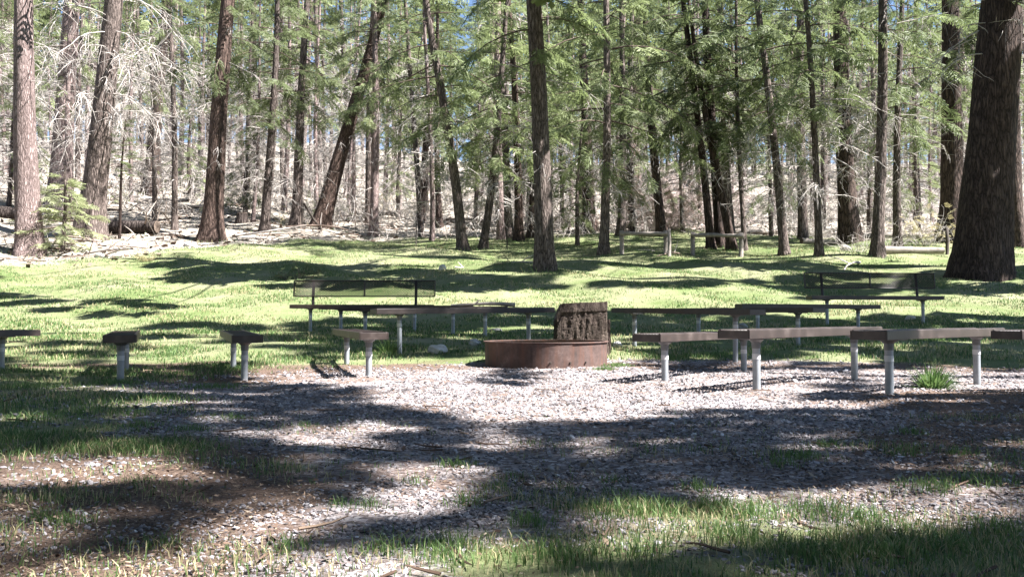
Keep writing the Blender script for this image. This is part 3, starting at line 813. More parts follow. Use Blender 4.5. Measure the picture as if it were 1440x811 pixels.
# ------------------------------------------------------------------ background trees, copied from six kinds
MAINX = [(42, 'the pale far left trunk'), (152, 'the limb hung leaning trunk'), (300, 'the reddish trunk'), (420, 'the braced post'), (526, 'the slender pale trunk'),
         (640, 'the crooked trunk'), (767, 'the central trunk'), (880, 'the left rail'), (1010, 'the right rail'), (1103, 'the grey trunk leaning left'), (1194, 'the thick dark trunk'), (1340, 'the doubled dark trunk'), (1440, 'the right edge')]
PROTO = []
_n0 = len(TREES)
for k in range(6):
    rr = [.10, .13, .09, .16, .11, .14][k]; HH = [15, 17, 13, 19, 14, 16][k]
    rt = tree('background_fir', 'x', 0, 60 + k, rr, HH, bark=['bark_grey', 'bark_pale', 'bark_pale', 'bark_grey', 'bark_pale', 'bark_grey'][k], bend=.12, sides=9, flare=.35, filt=False, keep=.8,
              live=LV(.38 * HH, HH * .98, int(HH * 1.45), 1.6 + .03 * HH, droop=.8, spray=.8, per_m=1.9), dead=DD(.8, .5 * HH, 40, 1.7, twigs=9, thick=1.1), foliage=['needle_light', 'needle_light', 'needle', 'needle_light', 'needle_light', 'needle_light'][k], seed=500 + k)
    PROTO.append(rt)
_all = TREES; TREES = _all[_n0:]
for t in TREES: t['coarse'] = [np.zeros(len(c), bool) for c in t['coarse']]
finish_crowns(); TREES = _all

BG = []
rng_b = np.random.default_rng(21)
used = [(t['x'], t['y']) for t in TREES[:_n0]]
tries = 0
while len(BG) < 190 and tries < 8000:
    tries += 1
    y = 34 + 52 * rng_b.uniform() ** 1.05
    x = rng_b.uniform(-.62, .62) * y
    if y < 38 and x > -6 and rng_b.uniform() < .6: continue
    if min(math.hypot(x - a, y - b) for a, b in used) < 1.5 + .008 * y: continue
    used.append((x, y)); BG.append((x, y))
first_used = set()
recs = []
for (x, y) in BG:
    k = int(rng_b.integers(0, 6))
    if k not in first_used: o = PROTO[k]; first_used.add(k)
    else: o = copy_tree(PROTO[k])
    z = float(height(x, y)); o.location = (x, y, z); o.rotation_euler = (rng_b.normal(0, .02), rng_b.normal(0, .03), rng_b.uniform(0, 6.28))
    s = rng_b.uniform(.85, 1.3); o.scale = (s, s, s)
    px, py = project(x, y, z); recs.append((float(px), o))
for k in range(6):
    if k not in first_used:
        for ch in list(PROTO[k].children): bpy.data.objects.remove(ch)
        bpy.data.objects.remove(PROTO[k])
ORD = ['leftmost', 'second', 'third', 'fourth', 'fifth', 'sixth', 'seventh', 'eighth', 'ninth', 'tenth', 'eleventh', 'twelfth', 'thirteenth', 'fourteenth', 'fifteenth', 'sixteenth', 'seventeenth', 'eighteenth', 'nineteenth', 'twentieth']
prev = -9e9; prevname = None
for i, (lim, nm) in enumerate(MAINX + [(9e9, 'outside the right edge')]):
    g = sorted([r for r in recs if prev <= r[0] < lim], key=lambda r: r[0])
    for j, (px, o) in enumerate(g):
        where = ('left of ' + nm) if prevname is None else (('between ' + prevname + ' and ' + nm) if lim < 1e8 else 'beyond the right edge')
        od = ORD[min(j, 19)]
        where = where.replace('the ', '') if len(where.split()) > 9 else where
        tag(o, f"{od}{' from left' if j else ''} of far firs {where}", 'tree', 'far firs on the slope')
    prev = lim; prevname = nm

# far wood on the ridge: a mass
def far_wood():
    rng = np.random.default_rng(9); g = Geo()
    P = []; D = []; S = []
    for k in range(160):
        y = rng.uniform(84, 128); x = rng.uniform(-.66, .66) * y; z = float(height(x, y)); H = rng.uniform(15, 25)
        r = rng.uniform(.12, .26)
        g.tube([(x, y, z - .5), (x + rng.normal(0, .2), y, z + H * .5), (x + rng.normal(0, .3), y, z + H)], [r, r * .7, r * .2], 6, 1)
        n = 70
        h = rng.uniform(.22, 1, n); a = rng.uniform(0, 6.28, n); l = (1.05 - h) * 3.0 * rng.uniform(.4, 1, n)
        P.append(np.stack([x + np.cos(a) * l * .6, y + np.sin(a) * l * .6, z + H * h], 1)); D.append(np.stack([np.cos(a), np.sin(a), rng.uniform(-.6, .1, n)], 1)); S.append(rng.uniform(1.2, 2.2, n))
    place_sprays(g, np.vstack(P), np.vstack(D), np.concatenate(S), rng, SPRAY_COARSE, 0)
    o = g.build('far_wood', [M['needle_light'], M['bark_grey']])
    tag(o, 'far wood closing the ridge behind the firs', 'forest', kind='stuff')
far_wood()

# ------------------------------------------------------------------ benches
def bench_proto(backed=False):
    root = empty('park_bench', (0, 0, 0))
    Ls, W, Hs, ap = 2.44, .25, .45, .062
    # seat: open diamond mesh in a folded frame
    g = Geo()
    def lattice(g, L, Wd, step, slope, r, at, off):
        """diamond mesh of crossing strands inside a rectangle"""
        span = Wd / slope
        for fam in (-1, 1):
            x = -L / 2 - span
            while x < L / 2 + span:
                a = np.array([x, -Wd / 2 * fam]); b = np.array([x + span, Wd / 2 * fam])
                t0 = max(0, (-L / 2 - a[0]) / span); t1 = min(1, (L / 2 - a[0]) / span)
                if t1 - t0 > .04:
                    p, q = a + (b - a) * t0, a + (b - a) * t1
                    o3 = np.array(off) * fam
                    g.tube([np.array(at(*p)) + o3, np.array(at(*q)) + o3], [r, r], 4)
                x += step
    lattice(g, Ls - .02, W - .02, .05, .55, .0042, lambda x, y: (x, y, Hs - .006), (0, 0, .0012))
    seat = g.build('seat', M['coat'], root)
    g = Geo()
    for sy in (-1, 1):
        g.box((0, sy * (W / 2 - .004), Hs - ap / 2), (Ls, .008, ap)); g.box((0, sy * (W / 2 - .016), Hs - .0005), (Ls - .016, .016, .009))
        g.box((0, sy * (W / 2 - .016), Hs - ap + .003), (Ls - .02, .016, .005))
    for sx in (-1, 1): g.box((sx * (Ls / 2 - .003), 0, Hs - ap / 2 - .001), (.006, W - .018, ap - .004))
    for x in (-.62, 0, .62): g.box((x, 0, Hs - .022), (.03, W - .02, .02))
    fr = g.build('seat_frame', M['coat'], root)
    bv = fr.modifiers.new('bevel', 'BEVEL'); bv.width = .003; bv.segments = 2
    for sx in (-1, 1):
        g = Geo()
        x = sx * .89
        prof = [(.0285, -.35), (.0285, Hs - ap - .065)]
        g.tube([(x, 0, p[1]) for p in prof], [p[0] for p in prof], 16, 0)
        leg = g.build('leg', M['pipe'], root, smooth=True)
        g = Geo(); g.tube([(x, 0, Hs - .215), (x, 0, Hs - .175)], [.0305, .0305], 16, 0, cap=True)
        g.build('reflector_band', M['band'], leg)
        g = Geo()
        g.tube([(x, 0, Hs - ap - .075), (x, 0, Hs - ap - .03), (x, 0, Hs - ap - .012), (x, 0, Hs - ap + .02)], [.032, .034, .055, .075], 12, 0, cap=True)
        g.box((x, 0, Hs - ap - .002), (.16, W - .06, .012))
        g.build('bracket', M['bracket'], leg)
    if backed:
        bh, b0 = .27, .60
        g = Geo()
        def at(x, v): return (x, W / 2 + .06 + .10 * v / bh * .35, b0 + bh / 2 + v)
        lattice(g, 2.44 - .02, bh - .02, .05, .6, .0048, at, (0, .0012, 0))
        bk = g.build('backrest', M['coat'], root)
        g = Geo()
        def bar(xa, va, xb, vb, w=.012): g.tube([at(xa, va), at(xb, vb)], [w, w], 8, 0, cap=True)
        h2 = bh / 2; x2 = 1.22
        bar(-x2, h2, x2, h2); bar(-x2, -h2, x2, -h2); bar(-x2, -h2, -x2, h2); bar(x2, -h2, x2, h2); bar(0, -h2, 0, h2, .016)
        g.build('back_frame', M['coat'], root, smooth=False)
        for sx in (-1, 1):
            g = Geo(); x = sx * .89
            P = [(x, .0, Hs - .075), (x, W / 2 + .03, Hs - .06), (x, W / 2 + .062, Hs + .02), (x, at(x, -h2)[1] + .032, b0), (x, at(x, h2)[1] + .032, b0 + bh - .01)]
            g.tube(P[:3], [.024, .024, .024], 10, 0)
            g.tube(P[2:], [.024, .024, .024], 10, 0, cap=True)
            g.build('back_post', M['coat'], root, smooth=True)
    return root

proto_b = bench_proto(False); proto_bb = bench_proto(True)
# (leg 1 x, y, leg 2 x, y, backed, label)
BENCHES = [
    ((2.57, 6.1), (3.87, 7.4), 0, 'nearest bench at right with the green grass clump beneath it'),
    ((1.754, 6.45), (3.01, 7.8), 0, 'bench with a sunlit near end, left of the one over the grass clump'),
    ((1.26, 7.35), (2.29, 8.8), 0, 'low bench nearest the right side of the fire ring'),
    ((1.59, 11.5), (2.5, 10.0), 0, 'bench whose left end almost touches the old stump'),
    ((2.72, 13.0), (3.70, 11.5), 0, 'bench continuing to the right of the one by the stump'),
    ((3.86, 14.0), (5.61, 14.4), 0, 'backless bench just in front of the right backed bench'),
    ((5.6, 15.8), (7.37, 15.95), 1, 'bench with mesh backrest beside the biggest trunk'),
    ((-3.44, 15.2), (-1.67, 15.2), 1, 'bench with mesh backrest left of the fire ring'),
    ((-2.72, 14.1), (-.93, 14.1), 0, 'backless bench just in front of the left backed bench'),
    ((-2.18, 13.2), (-.40, 13.3), 0, 'bench with a weathered branch lying along its seat'),
    ((-1.34, 10.8), (.195, 11.6), 0, 'bench whose right end almost touches the old stump'),
    ((-1.286, 8.0), (-1.80, 9.7), 0, 'bench seen end on with a mesh shadow on the gravel, left of the ring'),
    ((-2.28, 7.6), (-2.91, 9.3), 0, 'bench seen end on at left, pale side showing, next to the grass edge'),
    ((-3.25, 7.4), (-3.9, 9.0), 0, 'dark bench seen end on, second from the left edge'),
    ((-5.15, 9.0), (-6.0, 7.42), 0, 'bench cut off by the left edge of the picture'),
    ((3.80, 6.42), (5.45, 7.1), 0, 'bench cut off by the right edge of the picture'),
]
SEATS = {}
fu = {0: False, 1: False}
SINK = {2: .06, 3: -.09, 10: -.07, 6: -.05, 11: .065, 12: .055, 13: .055, 14: .055}
for bi, (a, b, bk, lab) in enumerate(BENCHES):
    pr = proto_bb if bk else proto_b
    o = pr if not fu[bk] else copy_tree(pr)
    fu[bk] = True
    ha, hb = float(height(*a)), float(height(*b))
    mx, my = (a[0] + b[0]) / 2, (a[1] + b[1]) / 2
    # benches were set level on each spot
    o.location = (mx, my, (ha + hb) / 2 - SINK.get(bi, 0))
    ang = math.atan2(b[1] - a[1], b[0] - a[0])
    d = math.hypot(b[0] - a[0], b[1] - a[1])
    o.rotation_euler = (0, -math.atan2(hb - ha, d) * .2 + random.uniform(-.004, .004), ang)
    tag(o, lab, 'bench', 'benches around the fire ring')
    SEATS[lab] = ((ha + hb) / 2 + .45, mx, my, ang)

# weathered branch on a bench
def branch_on_bench():
    z, mx, my, ang = SEATS['bench with a weathered branch lying along its seat']
    g = Geo(); rng = np.random.default_rng(4)
    x = np.linspace(-.48, .48, 12)
    P = np.stack([x, .03 * np.sin(x * 4), .045 + .012 * np.sin(x * 6 + 1)], 1)
    g.tube(P, .022 + .008 * np.sin(x * 3 + .5) + rng.normal(0, .003, 12), 9, 0, cap=True)
    g.tube([P[4], P[4] + np.array([.06, -.02, .05]), P[4] + np.array([.1, -.02, .07])], [.015, .012, .006], 6, 0, cap=True)
    o = g.build('fallen_branch', M['rail'], smooth=True)
    o.location = (mx + .86, my, z - .008); o.rotation_euler = (0, 0, ang)
    tag(o, 'weathered grey branch lying on a bench seat left of the stump', 'branch')
branch_on_bench()

# ------------------------------------------------------------------ fire ring and stump
def fire_ring():
    cx, cy, rad, hh = .37, 9.72, .665, .275
    z = float(height(cx, cy - .5)) - .02
    root = empty('fire_ring', (cx, cy, z)); tag(root, 'rusty round steel fire ring in the middle of the gravel', 'fire ring')
    a = np.linspace(0, 2 * math.pi, 97)[:-1]
    g = Geo()
    prof = [(rad, -.1), (rad, hh - .008), (rad - .008, hh - .006), (rad - .008, -.1)]
    V = np.vstack([np.stack([p[0] * np.cos(a), p[0] * np.sin(a), np.full(96, p[1])], 1) for p in prof])
    k = np.arange(96); Q = []
    for i in range(3): Q.append(np.stack([i * 96 + k, i * 96 + (k + 1) % 96, (i + 1) * 96 + (k + 1) % 96, (i + 1) * 96 + k], 1))
    g.add(V, np.vstack(Q)); g.build('ring_wall', M['rust'], root, smooth=False)
    g = Geo()
    pr = [(rad - .022, hh - .006), (rad + .016, hh - .006), (rad + .018, hh), (rad + .016, hh + .006), (rad - .022, hh + .006)]
    V = np.vstack([np.stack([p[0] * np.cos(a), p[0] * np.sin(a), np.full(96, p[1])], 1) for p in pr])
    Q = [np.stack([i * 96 + k, i * 96 + (k + 1) % 96, ((i + 1) % 5) * 96 + (k + 1) % 96, ((i + 1) % 5) * 96 + k], 1) for i in range(5)]
    g.add(V, np.vstack(Q)); g.build('rim', M['rust'], root)
    # overlapping sheet joint
    aj = math.atan2(-.97, -.24)
    g = Geo(); aa = np.linspace(aj, aj + .62, 14)
    for i in range(13):
        p = [(rad + .002) * np.array([math.cos(q), math.sin(q)]) for q in (aa[i], aa[i + 1])]; o_ = [(rad + .008) * np.array([math.cos(q), math.sin(q)]) for q in (aa[i], aa[i + 1])]
        z0, z1 = -.1, hh - .009
        v = [(*p[0], z0), (*p[1], z0), (*p[1], z1), (*p[0], z1), (*o_[0], z0), (*o_[1], z0), (*o_[1], z1), (*o_[0], z1)]
        g.add(v, [[4, 5, 6, 7], [0, 4, 7, 3], [1, 2, 6, 5], [3, 7, 6, 2]])
    g.build('joint_plate', M['rust'], root)
    for da in (.03, .34, .62):
        q = -math.pi / 2 + da; d = np.array([math.cos(q), math.sin(q)])
        g = Geo(); g.tube([(*(d * (rad + .007)), .075), (*(d * (rad + .018)), .075)], [.011, .009], 8, 0, cap=True)
        g.build('bolt', M['post_dark'], root)
    g = Geo(); n = 40; rr = np.linspace(0, rad - .01, 8); rng = np.random.default_rng(2)
    V = []; 
    for r_ in rr: 
        for j in range(n): V.append((r_ * math.cos(j * 2 * math.pi / n), r_ * math.sin(j * 2 * math.pi / n), .07 + rng.normal(0, .012) - .03 * (1 - r_)))
    Q = [[i * n + j, i * n + (j + 1) % n, (i + 1) * n + (j + 1) % n, (i + 1) * n + j] for i in range(7) for j in range(n)]
    g.add(V, Q); g.build('ash_bed', M['ash'], root, smooth=True)
fire_ring()

def stump():
    cx, cy = .84, 10.95
    z = float(height(cx, cy)); rng = np.random.default_rng(8)
    root = empty('tree_stump', (cx, cy, z)); tag(root, 'big dark sawn stump with ragged side standing behind the fire ring', 'stump')
    g = Geo(); sides = 150; hs = np.linspace(-.15, .53, 46)
    a = np.arange(sides) * 2 * math.pi / sides
    V = []
    ph = rng.uniform(0, 6.28, 6)
    FR = [(int(rng.integers(4, 34)), rng.uniform(-26, 26), rng.uniform(0, 6.28), rng.uniform(0, 6.28), rng.uniform(.0015, .0042)) for _ in range(12)]
    for h in hs:
        w = .355 + .03 * math.exp(-max(h, 0) / .12)
        sq = 1 / np.maximum(np.abs(np.cos(a)), np.abs(np.sin(a))) ** .8
        fr = 0
        for (ka, kh, p1, p2, am) in FR: fr = fr + am * np.sin(ka * a + kh * h + p1 + 1.3 * np.sin(3 * a + 9 * h + p2))
        rag = .6 if h < .43 else .2
        r_ = w * sq * .92 + fr * rag + rng.normal(0, .004, sides) * rag - (.012 if h < .43 else 0)
        x = r_ * np.cos(a); y = r_ * .9 * np.sin(a)
        zz = np.full(sides, h)
        V.append(np.stack([x, y, zz], 1))
    V = np.array(V)
    # slanted cut: the left shoulder is sawn away, the top tips slightly to the left
    left = -.24
    top = .60 + .04 * V[..., 0]
    sh = np.where(V[..., 0] < left, (V[..., 0] - left) * 2.4, 0)
    V[..., 2] = np.where(V[..., 2] > .05, .05 + (V[..., 2] - .05) * (top + np.maximum(sh, -.3) - .05) / .48, V[..., 2])
    v = V.reshape(-1, 3); m = len(hs)
    i = np.arange(m - 1)[:, None] * sides; k = np.arange(sides)[None, :]
    q = np.stack([i + k, i + (k + 1) % sides, i + sides + (k + 1) % sides, i + sides + k], -1).reshape(-1, 4)
    g.add(v, q); g.build('stump_side', M['stump'], root, smooth=False)
    g = Geo(); t = V[-1]; c = t.mean(0)
    rings = [c + (t - c) * f for f in (1, .8, .55, .3, .08)]
    vv = np.vstack(rings); Q = []
    for i in range(4): Q += [[i * sides + j, i * sides + (j + 1) % sides, (i + 1) * sides + (j + 1) % sides, (i + 1) * sides + j] for j in range(sides)]
    vv[:, 2] += .001 + rng.normal(0, .003, len(vv))
    g.add(vv, Q); g.build('sawn_top', M['cut'], root, smooth=True)
    g = Geo()
    n = 16; hh = np.linspace(-.1, .40, n)
    P = np.stack([.345 - .02 * (hh / .4) + rng.normal(0, .004, n), np.full(n, -.05), hh], 1)
    for p, h in zip(range(n - 1), hh):
        pass
    vv = []; 
    for i in range(n):
        w = .09 * (1 - .5 * max(0, hh[i]) / .4)
        for dx, dy in ((0, -w), (.025, -w), (.025, w), (0, w)): vv.append((P[i, 0] + dx, P[i, 1] + dy, hh[i]))
    Q = [[i * 4 + k, i * 4 + (k + 1) % 4, i * 4 + 4 + (k + 1) % 4, i * 4 + 4 + k] for i in range(n - 1) for k in range(4)]
    Q.append([(n - 1) * 4 + k for k in range(4)])
    g.add(vv, Q); g.build('bark_slab', M['bark_dark'], root)
stump()

# ------------------------------------------------------------------ rails, posts, logs, rocks, brush
def rail_fence(pxa, pya, pxb, pyb, hpx, label, double=False):
    xa, ya, za = ground_at(pxa, pya); xb, yb, zb = ground_at(pxb, pyb)
    hgt = hpx / F * ya
    root = empty('rail_fence', ((xa + xb) / 2, (ya + yb) / 2, (za + zb) / 2)); tag(root, label, 'fence', 'rails at the meadow edge')
    c = np.array(root.location); rng = np.random.default_rng(int(pxa))
    tops = []
    for (x, y, z) in ((xa, ya, za), (xb, yb, zb)):
        g = Geo(); p = np.array([x, y, z]) - c
        g.tube([p + [0, 0, -.3], p + [.01, 0, hgt * .5], p + [0, 0, hgt - .01], p + [0, 0, hgt]], [.075, .07, .07, .055], 10, 0, cap=True)
        g.build('post', M['rail'], root, smooth=True); tops.append(p + [0, 0, hgt * .86])
    g = Geo(); t = np.linspace(-.04, 1.04, 9)
    P = tops[0][None] + (tops[1] - tops[0])[None] * t[:, None] + rng.normal(0, .008, (9, 3)) + np.array([0, -.11, 0])
    g.tube(P, .062 + rng.normal(0, .004, 9), 10, 0, cap=True); g.build('rail', M['rail'], root, smooth=True)
rail_fence(874, 357, 936, 358, 33, 'left wooden rail between two posts at the meadow edge')
rail_fence(974, 359, 1042, 361, 33, 'right wooden rail between two posts at the meadow edge')

def post(px, py, hpx, wpx, mat, label, brace=None, name='wooden_post', cat='post'):
    x, y, z = ground_at(px, py); h = hpx / F * y; r = wpx / 2 / F * y
    root = empty(name, (x, y, z)); tag(root, label, cat)
    g = Geo(); g.tube([(0, 0, -.2), (.01, 0, h * .5), (0, 0, h)], [r, r, r * .92], 8, 0, cap=True); g.build('upright', M[mat], root, smooth=True)
    if brace:
        bx, bz = brace[0] / F * y, h * .86
        g = Geo(); g.tube([(r, 0, bz), (bx * .5, 0, bz * .48), (bx, 0, -.05)], [r * .7, r * .7, r * .7], 8, 0, cap=True); g.build('brace', M[mat], root, smooth=True)
post(425, 322, 42, 4, 'post_dark', 'dark post with a slanting brace, right of the slim brown trunk', (27, 0))
post(941, 360, 38, 5, 'rail', 'lone pale post beside the gap between the two rails')
post(585, 347, 40, 1.6, 'post_dark', 'thin dark stake in the meadow left of the crooked trunk', name='stake', cat='stake')
post(713, 350, 30, 1.6, 'post_dark', 'thin dark stake in front of the trio of stems', name='stake', cat='stake')
post(1332, 358, 38, 5, 'post_dark', 'dark short post left of the biggest trunk')
post(1418, 356, 22, 3, 'rail', 'short pale stake right of the biggest trunk', name='stake', cat='stake')

def log(px, py, L, r, ang, label, mat='log', dz=0.0, tilt=0.0, name='fallen_log'):
    x, y, z = ground_at(px, py); rng = np.random.default_rng(int(px * 7 + py))
    root = empty(name, (x, y, z), ang); tag(root, label, 'log')
    g = Geo(); t = np.linspace(-L / 2, L / 2, 12)
    P = np.stack([t, .05 * np.sin(t * 1.7), np.full(12, r * .75 + dz) + t * tilt], 1)
    g.tube(P, r * np.linspace(1.08, .82, 12) * (1 + rng.normal(0, .03, 12)), 14, 0); g.build('log_bark', M[mat], root, smooth=True)
    for e in (0, 11):
        g = Geo(); rr = r * (1.08 if e == 0 else .82) * .99; d = -1 if e == 0 else 1
        g.tube([P[e] + [d * .002, 0, 0], P[e] + [d * .01, 0, 0]], [rr, rr * .96], 14, 0, cap=True); g.build('log_end', M['cut'], root)
    g = Geo(); dead_limbs(g, np.array([[0, 0, 0], [0, 0, r]]), r, r, r, r + .1, 2, .5, rng, 0, twigs=2); g.build('stub', [M['dead_twig']], root)
log(166, 328, 3.0, .28, -.12, 'thick dark fallen log behind the sapling at left')
log(24, 308, 1.6, .27, .1, 'dark fallen log at the left edge behind the pale trunk')
log(215, 285, 3.6, .12, -.15, 'thin pale log lying on the left slope', 'rail')
log(278, 296, 2.6, .1, .5, 'pale pole leaning in the brush left of the reddish trunk', 'rail', .1, .12)
log(520, 303, 3.6, .14, .1, 'grey log among the brush under the leaning trunk')
log(1285, 356, 2.0, .12, .05, 'grey log in the grass left of the biggest trunk', 'rail')
log(1300, 334, 5.0, .12, 0, 'long pale log behind the doubled dark trunk', 'rail')
log(1090, 330, 4.5, .12, .1, 'pale log behind the grey trunk leaning left', 'rail')
log(640, 312, 4.0, .13, -.1, 'grey log behind the crooked trunk')
log(1170, 345, 2.8, .1, .35, 'pale fallen pole at the foot of the thick dark trunk', 'rail', .05)
log(930, 318, 4.5, .12, .05, 'pale log beyond the two rails', 'rail')

def chunk_stump(px, py, hpx, wpx, label):
    x, y, z = ground_at(px, py); h = hpx / F * y; r = wpx / 2 / F * y; rng = np.random.default_rng(int(px))
    root = empty('tree_stump', (x, y, z)); tag(root, label, 'stump')
    ax = np.array([[0, 0, 0], [0, 0, h]])
    g = trunk_mesh(r, h, np.vstack([ax]), rng, 14, .3) if h > 3 else Geo()
    g.tube([(0, 0, -.2), (0, 0, .05), (.01, 0, h * .5), (.02, 0, h)], [r * 1.3, r * 1.2, r * 1.02, r], 14, 0); g.build('stump_side', M['log'], root, smooth=True)
    g = Geo(); g.tube([(.02, 0, h + .001), (.02, 0, h + .02)], [r * .98, r * .9], 14, 0, cap=True); g.build('sawn_top', M['cut'], root)
chunk_stump(340, 313, 13, 16, 'small dark stump right of the reddish trunk')

def rock(px, py, w, h, mat, label, sink=.25):
    x, y, z = ground_at(px, py); rng = np.random.default_rng(int(px * 3 + py))
    sw, sh = w / F * y / 2, h / F * y
    n, m = 10, 14
    V = []
    for i in range(n + 1):
        th = math.pi * i / n
        for j in range(m):
            p = 2 * math.pi * j / m
            d = np.array([math.sin(th) * math.cos(p), math.sin(th) * math.sin(p), math.cos(th)])
            k = 1 + .16 * math.sin(3 * d[0] + px) + .14 * math.sin(4 * d[1] + 2 * d[2] + py) + .1 * math.sin(5 * d[2] + 3 * d[0])
            V.append(d * k * np.array([sw, sw * .8, sh * .62]) + [0, 0, sh * (.5 - sink * .5)])
    Q = [[i * m + j, i * m + (j + 1) % m, (i + 1) * m + (j + 1) % m, (i + 1) * m + j] for i in range(n) for j in range(m)]
    g = Geo(); g.add(V, Q); o = g.build('rock', M[mat], smooth=False); o.location = (x, y, z)
    tag(o, label, 'rock', 'pale rocks in the grass')
rock(615, 497, 24, 13, 'rock_white', 'white rock on the grass left of the fire ring')
rock(668, 485, 17, 8, 'rock_white', 'flat white rock just left of the fire ring rim')
rock(697, 466, 15, 5, 'rock_grey', 'thin grey slab rock under the bench by the stump')
rock(868, 488, 15, 8, 'rock_white', 'pale rock tight at the right foot of the stump')
rock(622, 380, 10, 9, 'rock_white', 'small pale rock in the meadow behind the left backed bench')
rock(1044, 462, 14, 8, 'rock_grey', 'grey rock behind the benches right of the stump')
rock(1280, 449, 12, 6, 'rock_white', 'white rock by the leg of the right backed bench')
rock(265, 347, 16, 6, 'rock_white', 'flat pale rock at the foot of the reddish trunk')
rock(1190, 352, 16, 7, 'rock_grey', 'grey rock near the slim curved trunk')
rock(530, 541, 8, 4, 'rock_grey', 'small brown stone on the sunny gravel by the end on bench')
rock(775, 664, 13, 9, 'rock_grey', 'lone dark stone on the shaded gravel in front', .3)
rock(140, 362, 14, 6, 'rock_white', 'small pale rock on the sunny bank at left')

def brush(px, py, w, h, mats, label, n=40, name='dead_shrub', cat='shrub', leafy=0, curl=.3):
    """many-stemmed bare or leafy shrub"""
    x, y, z = ground_at(px, py); W = w / F * y; Hh = h / F * y
    rng = np.random.default_rng(int(px * 5 + py)); g = Geo(); P_ = []; D_ = []
    for k in range(n):
        a = rng.uniform(0, 6.28); rr = rng.uniform(0, .35) * W
        p0 = (rr * math.cos(a), rr * math.sin(a) * .7, -.05)
        l = Hh * rng.uniform(.6, 1.15)
        Q = bez(p0, (math.cos(a) * rng.uniform(.1, .9) * W / Hh, math.sin(a) * rng.uniform(.1, .7), rng.uniform(.5, 1.3)), l, rng.uniform(0, curl), 5, rng, .16)
        rad = .004 + .006 * l
        g.tube(Q, np.linspace(rad, rad * .35, 6), 3, 1)
        for j in range(6):
            i = rng.integers(1, 6)
            T = bez(Q[i], rng.normal(0, 1, 3) + np.array([0, 0, .4]), l * rng.uniform(.12, .4), .2, 3, rng, .2)
            g.tube(T, [rad * .5, rad * .42, rad * .35, rad * .25], 3, 1)
            P_.append(T[-1]); D_.append(T[-1] - T[-2])
    if leafy:
        m = len(P_); idx = rng.integers(0, m, int(m * leafy))
        place_sprays(g, np.array(P_)[idx], np.array(D_)[idx] + rng.normal(0, .01, (len(idx), 3)), rng.uniform(.12, .3, len(idx)) * max(.7, Hh), rng, SPRAY_FINE, 0)
    o = g.build(name, [M[mats[0]], M[mats[1]]]); o.location = (x, y, z); tag(o, label, cat)
brush(935, 322, 100, 75, ('dead_pink', 'dead_pink'), 'pale pinkish bare shrub behind the rails', 90, leafy=.5)
brush(1010, 318, 80, 60, ('dead_pink', 'dead_pink'), 'bare pinkish shrub behind the right rail', 60, leafy=.3)
brush(905, 325, 40, 50, ('dead_pink', 'dead_twig'), 'grey bare shrub at the foot of the thick shaded trunk', 40)
brush(260, 285, 90, 45, ('needle_light', 'dead_twig'), 'grey brush pile left of the reddish trunk', 50, leafy=.1, name='brush_pile', cat='brush')
brush(225, 300, 60, 30, ('needle_light', 'dead_twig'), 'low tangled brush by the thin pale log', 40, name='brush_pile', cat='brush')
brush(320, 300, 60, 40, ('needle_light', 'dead_twig'), 'twiggy brush just right of the reddish trunk', 40, name='brush_pile', cat='brush', leafy=.15)
brush(470, 308, 70, 40, ('needle_light', 'dead_twig'), 'brush heap at the foot of the leaning trunk', 50, name='brush_pile', cat='brush', leafy=.25)
brush(400, 316, 46, 26, ('grass_dry', 'dead_twig'), 'dry low shrub between the two thin trunks', 30, leafy=.6)
brush(348, 296, 40, 34, ('needle', 'twig_brown'), 'dark low bush behind the small stump', 30, leafy=1.0, name='shrub')
brush(320, 352, 60, 15, ('twig_brown', 'twig_brown'), 'fallen dead limb with twigs in front of the reddish trunk', 16, name='brush_pile', cat='brush', curl=1.2)
brush(420, 392, 56, 26, ('needle', 'twig_brown'), 'dark twiggy bush behind the left backed bench', 26, leafy=.5, name='shrub')
brush(206, 368, 20, 17, ('grass_dry', 'grass_dry'), 'dry yellow tuft on the bank right of the young fir', 12, name='dry_tuft', cat='plant', leafy=.8)
brush(1205, 355, 50, 40, ('dead_twig', 'dead_twig'), 'tangle of grey roots and sticks left of the slim curved trunk', 30, name='brush_pile', cat='brush', curl=1.0)
brush(1255, 352, 30, 30, ('dead_twig', 'dead_twig'), 'small bare shrub right of the slim curved trunk', 24)
brush(1130, 335, 70, 50, ('dead_twig', 'dead_twig'), 'wide bare shrub behind the thin trunk with hanging twigs', 50)
brush(1300, 345, 60, 50, ('grass_dry', 'dead_twig'), 'dry bare shrub left of the doubled dark trunk', 46, leafy=.3)
brush(780, 322, 60, 45, ('dead_pink', 'dead_twig'), 'bare shrub just right of the central trunk', 40, leafy=.2)
brush(600, 305, 60, 40, ('grass_dry', 'dead_twig'), 'low bare shrub behind the dark slim trunk', 40, leafy=.2)
brush(560, 300, 50, 30, ('grass_dry', 'dead_twig'), 'low bare shrub behind the slender pale trunk', 30, leafy=.2)
brush(690, 312, 60, 40, ('grass_dry', 'dead_twig'), 'bare shrub behind the trio of stems', 40, leafy=.2)
brush(60, 285, 60, 40, ('needle_light', 'dead_twig'), 'brush between the two pale left trunks', 40, leafy=.4, name='brush_pile', cat='brush')
brush(160, 285, 50, 30, ('needle_light', 'dead_twig'), 'brush behind the sapling at left', 36, leafy=.4, name='brush_pile', cat='brush')

